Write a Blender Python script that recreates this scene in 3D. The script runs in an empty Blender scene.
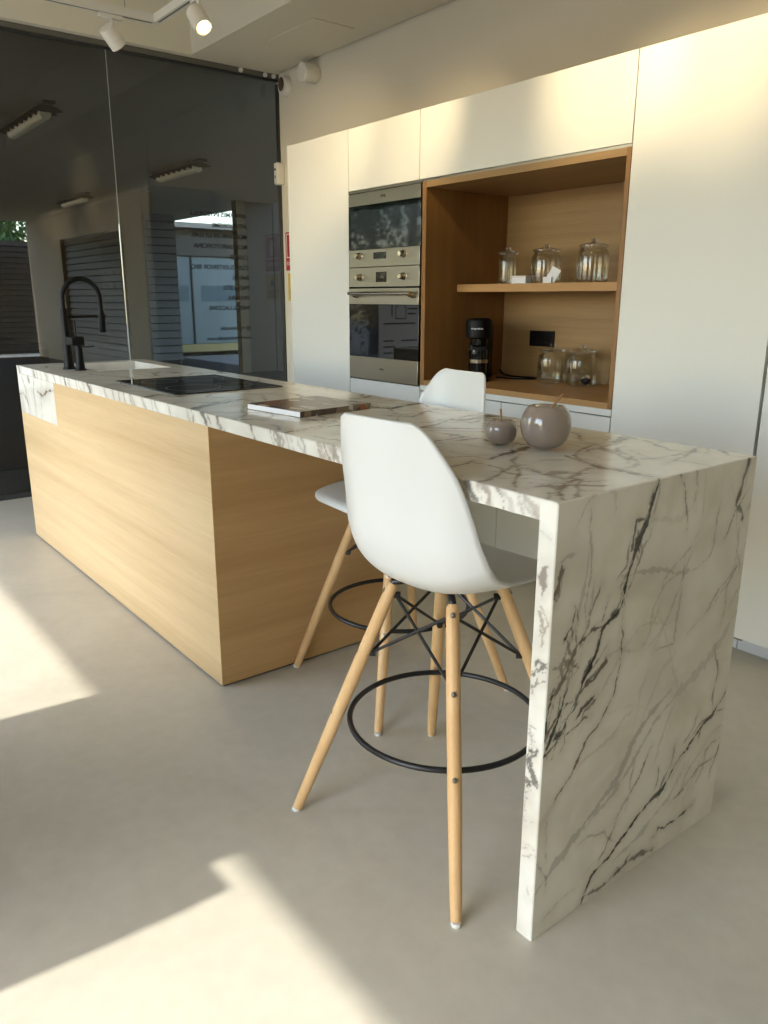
import bpy, bmesh, math, random
import numpy as np
from mathutils import Vector, Matrix, Euler
random.seed(7)
SC = bpy.context.scene
COL = SC.collection
PI = math.pi

# ------------------------------------------------------------------ colour / material helpers
def lin(c):
    return tuple((x/12.92 if x <= .04045 else ((x+.055)/1.055)**2.4) for x in (v/255 for v in c)) + (1,)

def new_mat(name):
    m = bpy.data.materials.new(name); m.use_nodes = True
    nt = m.node_tree
    return m, nt, nt.nodes['Principled BSDF']

def plain(name, rgb, rough=.5, metal=0, spec=.5, noise=.04, scale=30, bump=0, coat=0, emit=None, estr=0):
    """a near-uniform surface with a slight procedural mottling of its colour"""
    m, nt, b = new_mat(name)
    N, L = nt.nodes, nt.links
    tc = N.new('ShaderNodeTexCoord'); nz = N.new('ShaderNodeTexNoise')
    nz.inputs['Scale'].default_value = scale; nz.inputs['Detail'].default_value = 3
    L.new(tc.outputs['Object'], nz.inputs['Vector'])
    mx = N.new('ShaderNodeMixRGB'); mx.blend_type = 'MIX'
    c = lin(rgb)
    mx.inputs[1].default_value = tuple(max(0, x*(1-noise)) for x in c[:3]) + (1,)
    mx.inputs[2].default_value = tuple(min(1, x*(1+noise)) for x in c[:3]) + (1,)
    L.new(nz.outputs['Fac'], mx.inputs[0]); L.new(mx.outputs[0], b.inputs['Base Color'])
    b.inputs['Roughness'].default_value = rough; b.inputs['Metallic'].default_value = metal
    b.inputs['Specular IOR Level'].default_value = spec
    b.inputs['Coat Weight'].default_value = coat; b.inputs['Coat Roughness'].default_value = .05
    if emit:
        b.inputs['Emission Color'].default_value = lin(emit); b.inputs['Emission Strength'].default_value = estr
    if bump:
        bp = N.new('ShaderNodeBump'); bp.inputs['Strength'].default_value = bump; bp.inputs['Distance'].default_value = .002
        L.new(nz.outputs['Fac'], bp.inputs['Height']); L.new(bp.outputs[0], b.inputs['Normal'])
    return m

def oak(name, axis, dark, light, rough=.45):
    """quarter-sawn oak veneer, grain running along one axis, in broad strips"""
    m, nt, b = new_mat(name)
    N, L = nt.nodes, nt.links
    tc = N.new('ShaderNodeTexCoord')
    def stretched(along, across, detail, off=0):
        mp = N.new('ShaderNodeMapping')
        s = [across]*3; s[axis] = along
        mp.inputs['Scale'].default_value = s; mp.inputs['Location'].default_value = (off, off*.7, off*.3)
        nz = N.new('ShaderNodeTexNoise'); nz.inputs['Scale'].default_value = 1
        nz.inputs['Detail'].default_value = detail; nz.inputs['Roughness'].default_value = .6
        L.new(tc.outputs['Object'], mp.inputs['Vector']); L.new(mp.outputs[0], nz.inputs['Vector'])
        return nz.outputs['Fac']
    fine = stretched(6, 260, 4)
    mid = stretched(1.2, 34, 3, 3.1)
    wide = stretched(.25, 7.5, 1.5, 7.7)
    def mth(op, a, v, v2=None):
        n = N.new('ShaderNodeMath'); n.operation = op
        for k, x in enumerate((a, v, v2)):
            if x is None: continue
            if hasattr(x, 'links'): L.new(x, n.inputs[k])
            else: n.inputs[k].default_value = x
        return n.outputs[0]
    f = mth('MULTIPLY', fine, .42); g = mth('MULTIPLY', mid, .50); h = mth('MULTIPLY', wide, .9)
    s = mth('ADD', mth('ADD', f, g), h)
    s = mth('SUBTRACT', s, .44)
    cr = N.new('ShaderNodeValToRGB')
    cr.color_ramp.elements[0].position = .18; cr.color_ramp.elements[0].color = lin(dark)
    cr.color_ramp.elements[1].position = .82; cr.color_ramp.elements[1].color = lin(light)
    L.new(s, cr.inputs[0]); L.new(cr.outputs[0], b.inputs['Base Color'])
    b.inputs['Roughness'].default_value = rough; b.inputs['Specular IOR Level'].default_value = .35
    bp = N.new('ShaderNodeBump'); bp.inputs['Strength'].default_value = .08; bp.inputs['Distance'].default_value = .001
    L.new(fine, bp.inputs['Height']); L.new(bp.outputs[0], b.inputs['Normal'])
    return m

def marble(name):
    """polished calacatta slab: the veins' strength sits in the mesh attribute 'vein' (r black, g brown, b grey)"""
    m, nt, b = new_mat(name)
    N, L = nt.nodes, nt.links
    at = N.new('ShaderNodeAttribute'); at.attribute_name = 'vein'
    sp = N.new('ShaderNodeSeparateColor'); L.new(at.outputs['Color'], sp.inputs[0])
    tc = N.new('ShaderNodeTexCoord')
    nz = N.new('ShaderNodeTexNoise'); nz.inputs['Scale'].default_value = 5; nz.inputs['Detail'].default_value = 6
    nz.inputs['Distortion'].default_value = .8
    L.new(tc.outputs['Object'], nz.inputs['Vector'])
    base = N.new('ShaderNodeValToRGB')
    base.color_ramp.elements[0].position = .3; base.color_ramp.elements[0].color = lin((208, 203, 190))
    base.color_ramp.elements[1].position = .62; base.color_ramp.elements[1].color = lin((230, 227, 216))
    L.new(nz.outputs['Fac'], base.inputs[0])
    # warm clouding
    n2 = N.new('ShaderNodeTexNoise'); n2.inputs['Scale'].default_value = 9; n2.inputs['Detail'].default_value = 4
    L.new(tc.outputs['Object'], n2.inputs['Vector'])
    r2 = N.new('ShaderNodeMapRange'); r2.inputs[1].default_value = .52; r2.inputs[2].default_value = .75
    r2.inputs[3].default_value = 0; r2.inputs[4].default_value = .35
    L.new(n2.outputs['Fac'], r2.inputs[0])
    cur = base.outputs[0]
    def over(fac, col, prev):
        mx = N.new('ShaderNodeMixRGB'); mx.inputs[2].default_value = lin(col)
        L.new(fac, mx.inputs[0]); L.new(prev, mx.inputs[1]); return mx.outputs[0]
    cur = over(r2.outputs[0], (196, 180, 150), cur)
    cur = over(sp.outputs['Blue'], (128, 124, 116), cur)
    cur = over(sp.outputs['Green'], (102, 68, 36), cur)
    cur = over(sp.outputs['Red'], (34, 29, 26), cur)
    L.new(cur, b.inputs['Base Color'])
    b.inputs['Roughness'].default_value = .16; b.inputs['Specular IOR Level'].default_value = .5
    return m

def microcement(name):
    m, nt, b = new_mat(name)
    N, L = nt.nodes, nt.links
    tc = N.new('ShaderNodeTexCoord')
    a = N.new('ShaderNodeTexNoise'); a.inputs['Scale'].default_value = 1.6; a.inputs['Detail'].default_value = 7
    a.inputs['Roughness'].default_value = .62; a.inputs['Distortion'].default_value = .6
    c = N.new('ShaderNodeTexNoise'); c.inputs['Scale'].default_value = 22; c.inputs['Detail'].default_value = 5
    L.new(tc.outputs['Object'], a.inputs['Vector']); L.new(tc.outputs['Object'], c.inputs['Vector'])
    mx = N.new('ShaderNodeMixRGB'); mx.inputs[0].default_value = .3
    L.new(a.outputs['Fac'], mx.inputs[1]); L.new(c.outputs['Fac'], mx.inputs[2])
    cr = N.new('ShaderNodeValToRGB')
    cr.color_ramp.elements[0].position = .3; cr.color_ramp.elements[0].color = lin(FLOOR_DARK)
    cr.color_ramp.elements[1].position = .7; cr.color_ramp.elements[1].color = lin(FLOOR_LIGHT)
    L.new(mx.outputs[0], cr.inputs[0]); L.new(cr.outputs[0], b.inputs['Base Color'])
    mr = N.new('ShaderNodeMapRange'); mr.inputs[3].default_value = .34; mr.inputs[4].default_value = .52
    L.new(c.outputs['Fac'], mr.inputs[0]); L.new(mr.outputs[0], b.inputs['Roughness'])
    b.inputs['Specular IOR Level'].default_value = .4
    return m

def clear_glass(name, tint, ior=1.45, rough=0.0, gl=1.0, cap=None):
    """a thin pane: it lets tinted light through and mirrors by Fresnel"""
    m = bpy.data.materials.new(name); m.use_nodes = True
    nt = m.node_tree; N, L = nt.nodes, nt.links
    for n in list(N): N.remove(n)
    out = N.new('ShaderNodeOutputMaterial'); mix = N.new('ShaderNodeMixShader'); fr = N.new('ShaderNodeFresnel')
    fr.inputs['IOR'].default_value = ior
    tr = N.new('ShaderNodeBsdfTransparent'); tr.inputs[0].default_value = tint
    gs = N.new('ShaderNodeBsdfGlossy'); gs.inputs['Roughness'].default_value = rough
    gs.inputs[0].default_value = (gl, gl, gl, 1)
    f = fr.outputs[0]
    if cap:
        mn = N.new('ShaderNodeMath'); mn.operation = 'MINIMUM'; L.new(f, mn.inputs[0]); mn.inputs[1].default_value = cap; f = mn.outputs[0]
    L.new(f, mix.inputs[0]); L.new(tr.outputs[0], mix.inputs[1]); L.new(gs.outputs[0], mix.inputs[2])
    L.new(mix.outputs[0], out.inputs[0])
    return m

# ------------------------------------------------------------------ mesh helpers
def link_mesh(name, bm, mat, parent=None, smooth=False, loc=None):
    me = bpy.data.meshes.new(name)
    bm.normal_update(); bm.to_mesh(me); bm.free()
    if mat is not None: me.materials.append(mat)
    if smooth:
        for p in me.polygons: p.use_smooth = True
    o = bpy.data.objects.new(name, me); COL.objects.link(o)
    if parent is not None: o.parent = parent
    if loc is not None: o.location = loc
    return o

def smooth_angle(o, deg=35):
    me = o.data
    for p in me.polygons: p.use_smooth = True
    bm = bmesh.new(); bm.from_mesh(me)
    for e in bm.edges:
        if len(e.link_faces) == 2 and e.calc_face_angle(0) > math.radians(deg): e.smooth = False
    bm.to_mesh(me); bm.free()
    return o

def merge(dst, src):
    me = bpy.data.meshes.new('tmp'); src.to_mesh(me); src.free()
    dst.from_mesh(me); bpy.data.meshes.remove(me)

def add_box(bm, lo, hi, bev=0, seg=2, M=None):
    b = bmesh.new(); bmesh.ops.create_cube(b, size=1)
    for v in b.verts:
        v.co = Vector(((lo[i]+hi[i])/2 + v.co[i]*(hi[i]-lo[i]) for i in range(3)))
    if bev: bmesh.ops.bevel(b, geom=list(b.edges), offset=bev, segments=seg, affect='EDGES', profile=.5, clamp_overlap=True)
    if M is not None: bmesh.ops.transform(b, matrix=M, verts=b.verts)
    merge(bm, b)

def box(name, lo, hi, mat, parent=None, bev=0, seg=2, M=None):
    bm = bmesh.new(); add_box(bm, lo, hi, bev, seg, M)
    o = link_mesh(name, bm, mat, parent)
    if bev:
        smooth_angle(o, 40)
        for p in o.data.polygons:
            if max(abs(c) for c in p.normal) > .9995: p.use_smooth = False
    return o

def add_lathe(bm, prof, n=32, M=None, close=False):
    """revolve (r, z) pairs about Z"""
    b = bmesh.new(); rings = []
    for r, z in prof:
        if r < 1e-6: rings.append([b.verts.new((0, 0, z))])
        else: rings.append([b.verts.new((r*math.cos(2*PI*k/n), r*math.sin(2*PI*k/n), z)) for k in range(n)])
    seq = list(zip(rings[:-1], rings[1:]))
    if close: seq.append((rings[-1], rings[0]))
    for A, B in seq:
        for k in range(n):
            k2 = (k+1) % n
            if len(A) == 1 and len(B) == 1: continue
            if len(A) == 1: b.faces.new((A[0], B[k2], B[k]))
            elif len(B) == 1: b.faces.new((A[k], A[k2], B[0]))
            else: b.faces.new((A[k], A[k2], B[k2], B[k]))
    bmesh.ops.recalc_face_normals(b, faces=b.faces)
    if M is not None: bmesh.ops.transform(b, matrix=M, verts=b.verts)
    merge(bm, b)

def lathe(name, prof, mat, parent=None, n=32, M=None, ang=35, close=False):
    bm = bmesh.new(); add_lathe(bm, prof, n, M, close)
    return smooth_angle(link_mesh(name, bm, mat, parent), ang)

def add_tube(bm, pts, rad, n=12, closed=False):
    """sweep a round section along a polyline; rad may be a list"""
    b = bmesh.new(); P = [Vector(p) for p in pts]; m = len(P)
    R = rad if isinstance(rad, (list, tuple)) else [rad]*m
    rings = []; prev = None
    for i in range(m):
        if closed: t = P[(i+1) % m]-P[i-1]
        else: t = P[min(i+1, m-1)]-P[max(i-1, 0)]
        t.normalize()
        if prev is None:
            a = Vector((0, 0, 1)) if abs(t.z) < .9 else Vector((1, 0, 0))
            u = t.cross(a).normalized()
        else:
            u = (prev - t*prev.dot(t)).normalized()
        prev = u; w = t.cross(u)
        rings.append([b.verts.new(P[i]+(u*math.cos(2*PI*k/n)+w*math.sin(2*PI*k/n))*R[i]) for k in range(n)])
    pairs = list(zip(rings[:-1], rings[1:]))
    if closed: pairs.append((rings[-1], rings[0]))
    for A, B in pairs:
        for k in range(n): b.faces.new((A[k], A[(k+1) % n], B[(k+1) % n], B[k]))
    if not closed:
        b.faces.new(rings[0][::-1]); b.faces.new(rings[-1])
    bmesh.ops.recalc_face_normals(b, faces=b.faces)
    merge(bm, b)

def tube(name, pts, rad, mat, parent=None, n=12, closed=False):
    bm = bmesh.new(); add_tube(bm, pts, rad, n, closed)
    return smooth_angle(link_mesh(name, bm, mat, parent), 50)

def add_prism(bm, pts, M, depth):
    """extrude a 2-D outline (local xy) by depth along local z, then place by M"""
    b = bmesh.new()
    f = b.faces.new([b.verts.new((x, y, 0)) for x, y in pts])
    r = bmesh.ops.extrude_face_region(b, geom=[f])
    for v in [g for g in r['geom'] if isinstance(g, bmesh.types.BMVert)]: v.co.z += depth
    bmesh.ops.recalc_face_normals(b, faces=b.faces)
    bmesh.ops.transform(b, matrix=M, verts=b.verts)
    merge(bm, b)

def catmull(P, n):
    P = np.array(P, float); m = len(P); out = []
    for x in np.linspace(0, m-1, n):
        i = min(int(x), m-2); f = x-i
        p0 = P[max(i-1, 0)]; p1 = P[i]; p2 = P[i+1]; p3 = P[min(i+2, m-1)]
        out.append(.5*((2*p1)+(-p0+p2)*f+(2*p0-5*p1+4*p2-p3)*f*f+(-p0+3*p1-3*p2+p3)*f**3))
    return np.array(out)

def axis_matrix(origin, z, x=None):
    z = Vector(z).normalized()
    x = Vector(x) if x is not None else (Vector((1, 0, 0)) if abs(z.x) < .9 else Vector((0, 1, 0)))
    x = (x - z*x.dot(z)).normalized(); y = z.cross(x)
    M = Matrix((x, y, z)).transposed().to_4x4(); M.translation = Vector(origin)
    return M

# ------------------------------------------------------------------ scene-tree helpers
def tag(o, label, cat, group=None, kind=None):
    o['label'] = label; o['category'] = cat
    if group: o['group'] = group
    if kind: o['kind'] = kind
    return o

def thing(name, label, cat, loc=(0, 0, 0), rz=0, group=None):
    o = bpy.data.objects.new(name, None); COL.objects.link(o)
    o.location = loc; o.rotation_euler = (0, 0, rz); o.empty_display_size = .05
    return tag(o, label, cat, group)

def struct(o):
    o['kind'] = 'structure'; return o

def copy_tree(o, parent=None):
    c = o.copy(); COL.objects.link(c)
    if parent is not None: c.parent = parent
    for ch in list(o.children): copy_tree(ch, c)
    return c

def text(name, body, size, M, mat, parent=None, align='LEFT', extrude=.0004, bold=0):
    cu = bpy.data.curves.new(name, 'FONT'); cu.body = body; cu.size = size
    cu.align_x = align; cu.extrude = extrude; cu.offset = bold; cu.materials.append(mat)
    tmp = bpy.data.objects.new('tmp_text', cu); COL.objects.link(tmp)
    bpy.context.view_layer.update()
    me = bpy.data.meshes.new_from_object(tmp.evaluated_get(bpy.context.evaluated_depsgraph_get()))
    bpy.data.objects.remove(tmp); bpy.data.curves.remove(cu)
    if not me.materials: me.materials.append(mat)
    o = bpy.data.objects.new(name, me); COL.objects.link(o)
    if parent is not None: o.parent = parent
    o.matrix_local = M
    return o

# vein lines of the slabs: (points, width, kind, strength)
END_VEINS=[
 ([(1.317, 0.902), (1.307, 0.885), (1.297, 0.857), (1.293, 0.832), (1.284, 0.811), (1.272, 0.783), (1.261, 0.762), (1.25, 0.731), (1.242, 0.699), (1.232, 0.671), (1.216, 0.658)],0.0105,'k',1),
 ([(1.293, 0.832), (1.284, 0.811), (1.27, 0.78), (1.259, 0.756)],0.019,'k',0.95),
 ([(1.259, 0.801), (1.27, 0.779), (1.277, 0.76)],0.012,'b',0.9),
 ([(1.216, 0.658), (1.199, 0.645), (1.18, 0.63), (1.171, 0.609), (1.16, 0.588), (1.143, 0.562), (1.126, 0.537), (1.116, 0.513)],0.009,'k',1),
 ([(1.225, 0.664), (1.208, 0.653), (1.194, 0.643)],0.015,'k',0.8),
 ([(1.216, 0.658), (1.185, 0.636), (1.15, 0.635), (1.126, 0.627), (1.103, 0.62)],0.007,'n',0.85),
 ([(1.188, 0.688), (1.181, 0.667), (1.172, 0.636)],0.003,'n',0.6),
 ([(1.103, 0.621), (1.086, 0.6), (1.072, 0.571), (1.054, 0.543), (1.03, 0.533)],0.014,'n',0.75),
 ([(1.097, 0.59), (1.081, 0.562), (1.079, 0.535), (1.074, 0.517)],0.01,'g',0.7),
 ([(1.059, 0.595), (1.083, 0.581), (1.071, 0.565)],0.02,'n',0.6),
 ([(1.044, 0.548), (1.033, 0.518), (1.028, 0.48), (1.026, 0.453)],0.01,'k',0.9),
 ([(1.083, 0.535), (1.072, 0.498), (1.048, 0.451), (1.029, 0.417)],0.0075,'k',0.95),
 ([(1.085, 0.469), (1.077, 0.451), (1.054, 0.442)],0.014,'k',0.85),
 ([(1.029, 0.513), (1.037, 0.53), (1.04, 0.549)],0.012,'g',0.8),
 ([(1.121, 0.523), (1.111, 0.498), (1.107, 0.486)],0.008,'k',0.7),
 ([(1.238, 0.666), (1.237, 0.632), (1.242, 0.575), (1.238, 0.534), (1.23, 0.483), (1.199, 0.432), (1.155, 0.408), (1.128, 0.375), (1.112, 0.345), (1.089, 0.321), (1.063, 0.293), (1.034, 0.269)],0.0038,'b',0.85),
 ([(1.165, 0.412), (1.133, 0.38), (1.118, 0.353)],0.007,'b',0.8),
 ([(1.653, 0.9), (1.647, 0.879), (1.64, 0.851), (1.631, 0.819), (1.624, 0.8)],0.01,'n',1),
 ([(1.653, 0.899), (1.649, 0.88)],0.014,'k',0.9),
 ([(1.624, 0.8), (1.648, 0.785), (1.662, 0.769), (1.663, 0.756)],0.008,'k',0.8),
 ([(1.688, 0.741), (1.68, 0.684), (1.648, 0.636), (1.594, 0.593), (1.54, 0.56), (1.479, 0.538)],0.006,'g',0.5),
 ([(1.119, 0.895), (1.121, 0.834), (1.127, 0.739), (1.119, 0.696), (1.128, 0.634)],0.004,'g',0.6),
 ([(1.116, 0.804), (1.107, 0.718), (1.09, 0.658), (1.066, 0.612)],0.01,'g',0.45),
 ([(1.038, 0.789), (1.036, 0.759), (1.027, 0.728)],0.012,'n',0.75),
 ([(1.435, 0.719), (1.436, 0.668), (1.436, 0.602), (1.43, 0.532), (1.37, 0.527)],0.007,'g',0.5),
 ([(1.471, 0.744), (1.427, 0.721), (1.388, 0.704), (1.368, 0.684)],0.006,'g',0.45),
 ([(1.484, 0.901), (1.492, 0.83), (1.484, 0.774), (1.465, 0.746)],0.006,'g',0.3),
 ([(1.443, 0.417), (1.364, 0.377), (1.312, 0.33), (1.284, 0.282), (1.222, 0.241), (1.153, 0.195), (1.076, 0.147), (1.028, 0.114)],0.016,'g',0.55),
 ([(1.472, 0.399), (1.392, 0.355), (1.334, 0.297), (1.266, 0.246), (1.164, 0.189)],0.01,'g',0.5),
 ([(1.66, 0.521), (1.603, 0.455), (1.528, 0.42), (1.454, 0.396)],0.03,'g',0.32),
 ([(1.687, 0.333), (1.642, 0.3), (1.578, 0.262), (1.53, 0.229), (1.481, 0.202), (1.447, 0.169), (1.399, 0.151), (1.364, 0.137), (1.319, 0.112), (1.264, 0.084), (1.216, 0.063), (1.191, 0.039), (1.171, 0.007)],0.0062,'k',1),
 ([(1.458, 0.181), (1.436, 0.161), (1.399, 0.151)],0.01,'k',0.8),
 ([(1.489, 0.271), (1.476, 0.229), (1.45, 0.193), (1.433, 0.175)],0.008,'g',0.75),
 ([(1.216, 0.067), (1.194, 0.037), (1.173, 0.007)],0.009,'k',0.9),
 ([(1.596, 0.064), (1.562, 0.055), (1.521, 0.053), (1.48, 0.054), (1.449, 0.062), (1.429, 0.045)],0.005,'k',0.85),
 ([(1.434, 0.011), (1.393, 0.024), (1.349, 0.029), (1.314, 0.021), (1.279, 0.02)],0.013,'n',0.7),
 ([(1.347, 0.043), (1.325, 0.028), (1.297, 0.017), (1.239, 0.013), (1.182, 0.023)],0.006,'k',0.6),
 ([(1.68, 0.157), (1.599, 0.158), (1.547, 0.135), (1.484, 0.109)],0.004,'b',0.6),
 ([(1.278, 0.16), (1.259, 0.128), (1.23, 0.085)],0.004,'b',0.6),
 ([(1.388, 0.301), (1.35, 0.235), (1.307, 0.204), (1.267, 0.157)],0.004,'n',0.55),
 ([(1.592, 0.266), (1.582, 0.244)],0.004,'k',0.7),
 ([(1.151, 0.06), (1.105, 0.053), (1.056, 0.032)],0.005,'g',0.5),
 ([(1.536, 0.192), (1.48, 0.128), (1.372, 0.083), (1.279, 0.06)],0.012,'g',0.45),
 ([(1.617, 0.213), (1.542, 0.164), (1.524, 0.109)],0.008,'g',0.4),
 ([(1.083, 0.811), (1.047, 0.806), (1.029, 0.794)],0.005,'g',0.5),
]
TOP_VEINS=[
 ([(-0.821, 1.323), (-0.845, 1.323), (-0.876, 1.32), (-0.916, 1.32), (-0.968, 1.32), (-1.025, 1.338)],0.012,'n',0.9),
 ([(-1.025, 1.338), (-1.06, 1.353), (-1.093, 1.365)],0.012,'n',0.7),
 ([(-0.833, 1.039), (-0.874, 1.086), (-0.912, 1.147), (-0.926, 1.205)],0.022,'b',0.75),
 ([(-0.926, 1.205), (-0.936, 1.174), (-0.974, 1.168), (-1.026, 1.184), (-1.082, 1.214)],0.014,'b',0.7),
 ([(-1.025, 1.338), (-1.077, 1.386), (-1.127, 1.491), (-1.142, 1.527)],0.007,'b',0.8),
 ([(-0.974, 1.168), (-0.989, 1.212), (-0.968, 1.226)],0.02,'b',0.55),
 ([(-0.961, 1.111), (-0.904, 1.101), (-0.931, 1.18)],0.012,'b',0.5),
 ([(-1.151, 1.197), (-1.174, 1.26), (-1.188, 1.316), (-1.199, 1.379)],0.022,'k',0.8),
 ([(-1.149, 1.07), (-1.152, 1.122), (-1.171, 1.171)],0.007,'n',0.85),
 ([(-1.632, 1.483), (-1.594, 1.547), (-1.61, 1.649), (-1.583, 1.656)],0.022,'k',0.75),
 ([(-1.148, 1.687), (-1.105, 1.567), (-1.102, 1.506), (-1.067, 1.399)],0.014,'g',0.8),
 ([(-1.161, 1.68), (-1.115, 1.581)],0.022,'k',0.7),
 ([(-1.155, 1.688), (-1.085, 1.659), (-0.978, 1.599), (-0.931, 1.627)],0.007,'n',0.55),
 ([(-0.902, 1.448), (-0.919, 1.538), (-0.957, 1.67), (-0.929, 1.733), (-0.839, 1.715)],0.006,'n',0.6),
 ([(-0.883, 1.723), (-0.836, 1.701)],0.008,'n',0.8),
 ([(-1.373, 1.291), (-1.35, 1.37), (-1.305, 1.351)],0.008,'n',0.7),
 ([(-1.012, 0.988), (-1.021, 1.063), (-1.092, 1.2), (-1.161, 1.301)],0.008,'b',0.55),
 ([(-1.105, 1.485), (-1.055, 1.482), (-1.031, 1.529), (-0.939, 1.473)],0.006,'b',0.5),
 ([(-1.284, 1.615), (-1.259, 1.615), (-1.203, 1.564)],0.012,'b',0.7),
 ([(-0.922, 1.05), (-0.923, 1.133), (-0.968, 1.293), (-0.916, 1.32)],0.006,'b',0.6),
 ([(-1.074, 1.154), (-1.09, 1.277), (-1.051, 1.327)],0.01,'b',0.45),
 ([(-2.23, 0.995), (-2.314, 1.081), (-2.349, 1.162), (-2.393, 1.262)],0.026,'n',0.8),
 ([(-1.704, 1.004), (-1.744, 1.115), (-1.784, 1.21), (-1.871, 1.343)],0.014,'n',0.7),
 ([(-2.01, 1.484), (-1.911, 1.532), (-1.938, 1.641), (-1.947, 1.738)],0.022,'k',0.7),
 ([(-1.811, 1.422), (-1.735, 1.469), (-1.823, 1.65)],0.012,'n',0.6),
 ([(-1.545, 1.239), (-1.576, 1.408), (-1.644, 1.59), (-1.674, 1.73)],0.008,'n',0.6),
 ([(-3.744, 1.748), (-3.566, 1.733), (-3.281, 1.657)],0.02,'n',0.8),
 ([(-2.604, 0.982), (-2.704, 1.096), (-2.588, 1.124), (-2.659, 1.235)],0.014,'n',0.55),
 ([(-1.4, 1.186), (-1.397, 1.283), (-1.388, 1.381)],0.008,'n',0.55),
 ([(-3.509, 1.481), (-3.432, 1.498)],0.02,'n',0.6),
 ([(-1.992, 1.015), (-2.095, 1.138), (-2.067, 1.211)],0.01,'g',0.5),
]
SKY, SUN, EXPOSURE = 0.6, 3.2, 0.74
# ------------------------------------------------------------------ palette
FLOOR_DARK, FLOOR_LIGHT = (180, 174, 158), (202, 196, 180)
WALL = plain('warm_white_plaster', (226, 220, 202), .75, noise=.015, scale=4)
WHITE = plain('matt_white_lacquer', (227, 227, 221), .42, spec=.4, noise=.008, scale=2)
CARCASS_SHADED = plain('carcass_board_shaded', (104, 98, 88), .6, noise=.01)  # board colour darkened so the gaps between doors read as shade
PLINTH = plain('pale_grey_plinth', (200, 203, 206), .4, noise=.02)
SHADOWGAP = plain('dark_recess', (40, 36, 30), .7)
FLOORM = microcement('microcement_floor')
STONE = marble('calacatta_stone')
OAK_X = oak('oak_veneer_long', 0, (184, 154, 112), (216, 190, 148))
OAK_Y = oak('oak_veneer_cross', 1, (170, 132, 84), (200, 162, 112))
OAKN_X = oak('oak_niche_shaded_long', 0, (138, 108, 70), (176, 144, 98))  # back and top oak, darkened to carry the niche's shade
OAKN_Z = oak('oak_niche_shaded_upright', 2, (122, 86, 46), (156, 114, 66))  # side oak, darkened further for the shade inside the niche
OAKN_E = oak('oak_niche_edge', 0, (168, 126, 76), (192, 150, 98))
BEECH = oak('beech_leg', 2, (206, 164, 112), (228, 192, 142), .4)
SHELLM = plain('white_polypropylene', (219, 220, 217), .33, spec=.45, noise=.006)
BLACKM = plain('black_steel', (22, 22, 24), .38, noise=.05)
MATTBLACK = plain('matt_black', (8, 8, 9), .5, spec=.25, noise=.06)
STEEL = plain('brushed_steel', (176, 168, 152), .3, metal=1, noise=.04, scale=60)
CHROME = plain('warm_chrome', (206, 198, 186), .12, metal=1, noise=.02)
BOLT = plain('bolt_steel', (150, 140, 126), .3, metal=1)
OVENGLASS = plain('black_oven_glass', (8, 8, 10), .03, spec=.6, noise=.02)
HOBPRINT = plain('hob_print', (48, 48, 52), .3)
HOBGLASS = plain('black_ceramic_hob', (6, 6, 8), .04, spec=.55, noise=.02)
CERAMIC = plain('taupe_glazed_ceramic', (142, 128, 116), .1, spec=.6, noise=.05, scale=18, coat=.6)
TWIG = plain('brown_wood_twig', (150, 108, 60), .6, noise=.15, scale=120)
SINKM = plain('white_composite_sink', (236, 236, 232), .3, noise=.01)
GLAZE = clear_glass('smoked_partition_glass', (.58, .59, .58, 1), 1.45)
GLAZE_EDGE = plain('polished_glass_edge', (176, 186, 182), .25, noise=.02)
JAR = clear_glass('clear_jar_glass', (.93, .935, .915, 1), 1.45, cap=.5)
JARLID = clear_glass('jar_lid_glass', (.80, .79, .75, 1), 1.5, cap=.6)
ALU = plain('grey_aluminium', (118, 116, 110), .4, metal=.6, noise=.03)
DARKALU = plain('dark_aluminium', (52, 52, 50), .45, noise=.04)
WPLAST = plain('white_plastic', (224, 222, 214), .4, noise=.01)
PAPER = plain('white_paper', (238, 238, 240), .6, noise=.01)
REDM = plain('red_sign', (176, 26, 38), .45, noise=.02)
YELM = plain('yellow_sign', (222, 186, 40), .45, noise=.02)
INK = plain('black_vinyl', (10, 10, 10), .5, noise=.02)
WINK = plain('white_print', (236, 236, 232), .5, noise=.01)
LAMPGLOW = plain('lamp_lens', (255, 220, 160), .4, emit=(255, 206, 130), estr=6)

# ------------------------------------------------------------------ measured places (metres; x along the island, y towards the cabinets)
XR, XL, XB = -.8237, -4.3252, -2.1531          # island: stone end, far end, wooden block end
YF, YB = 1.0224, 1.6905                        # island front and back
ZT, TH = .9039, .0385                          # worktop height and thickness
D = 2.5911                                     # plane of the cabinet fronts
C0, C1, C2, C3, C4 = -4.1962, -3.6068, -3.0066, -1.8579, -1.2755
CT, CB = 2.0796, 1.7747
YW = 3.167                                     # back wall
XG = -5.2426                                   # glass partition
YS = -1.6                                      # street-side front of the room
ZC = 3.2

# ------------------------------------------------------------------ the room
struct(box('floor', (XG-.02, YS-.1, -.1), (3.1, YW+.1, 0), FLOORM))
struct(box('wall_back', (XG-.012, YW, 0), (3.1, YW+.12, ZC), WALL))
struct(box('trim_1', (-2.886, YW-.022, 2.10), (2.99, YW-.001, ZC-.001), WALL))
struct(box('wall_right', (3.0, YS, 0), (3.12, YW, ZC), WALL))
struct(box('ceiling', (XG-.1, YS-.12, ZC), (3.12, YW+.12, ZC+.1), WALL))
struct(box('wall_left', (XG-.05, YS, 2.735), (XG+.07, YW, ZC), WALL))
struct(box('trim_2', (XG+.07, 2.49, 2.735), (2.99, YW-.023, ZC), WALL))          # bulkhead over the cabinets
struct(box('trim_3', (-4.60, 2.72, 2.729), (-4.10, 3.0, 2.7345), WALL, bev=.002))   # access hatch in the bulkhead
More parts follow.
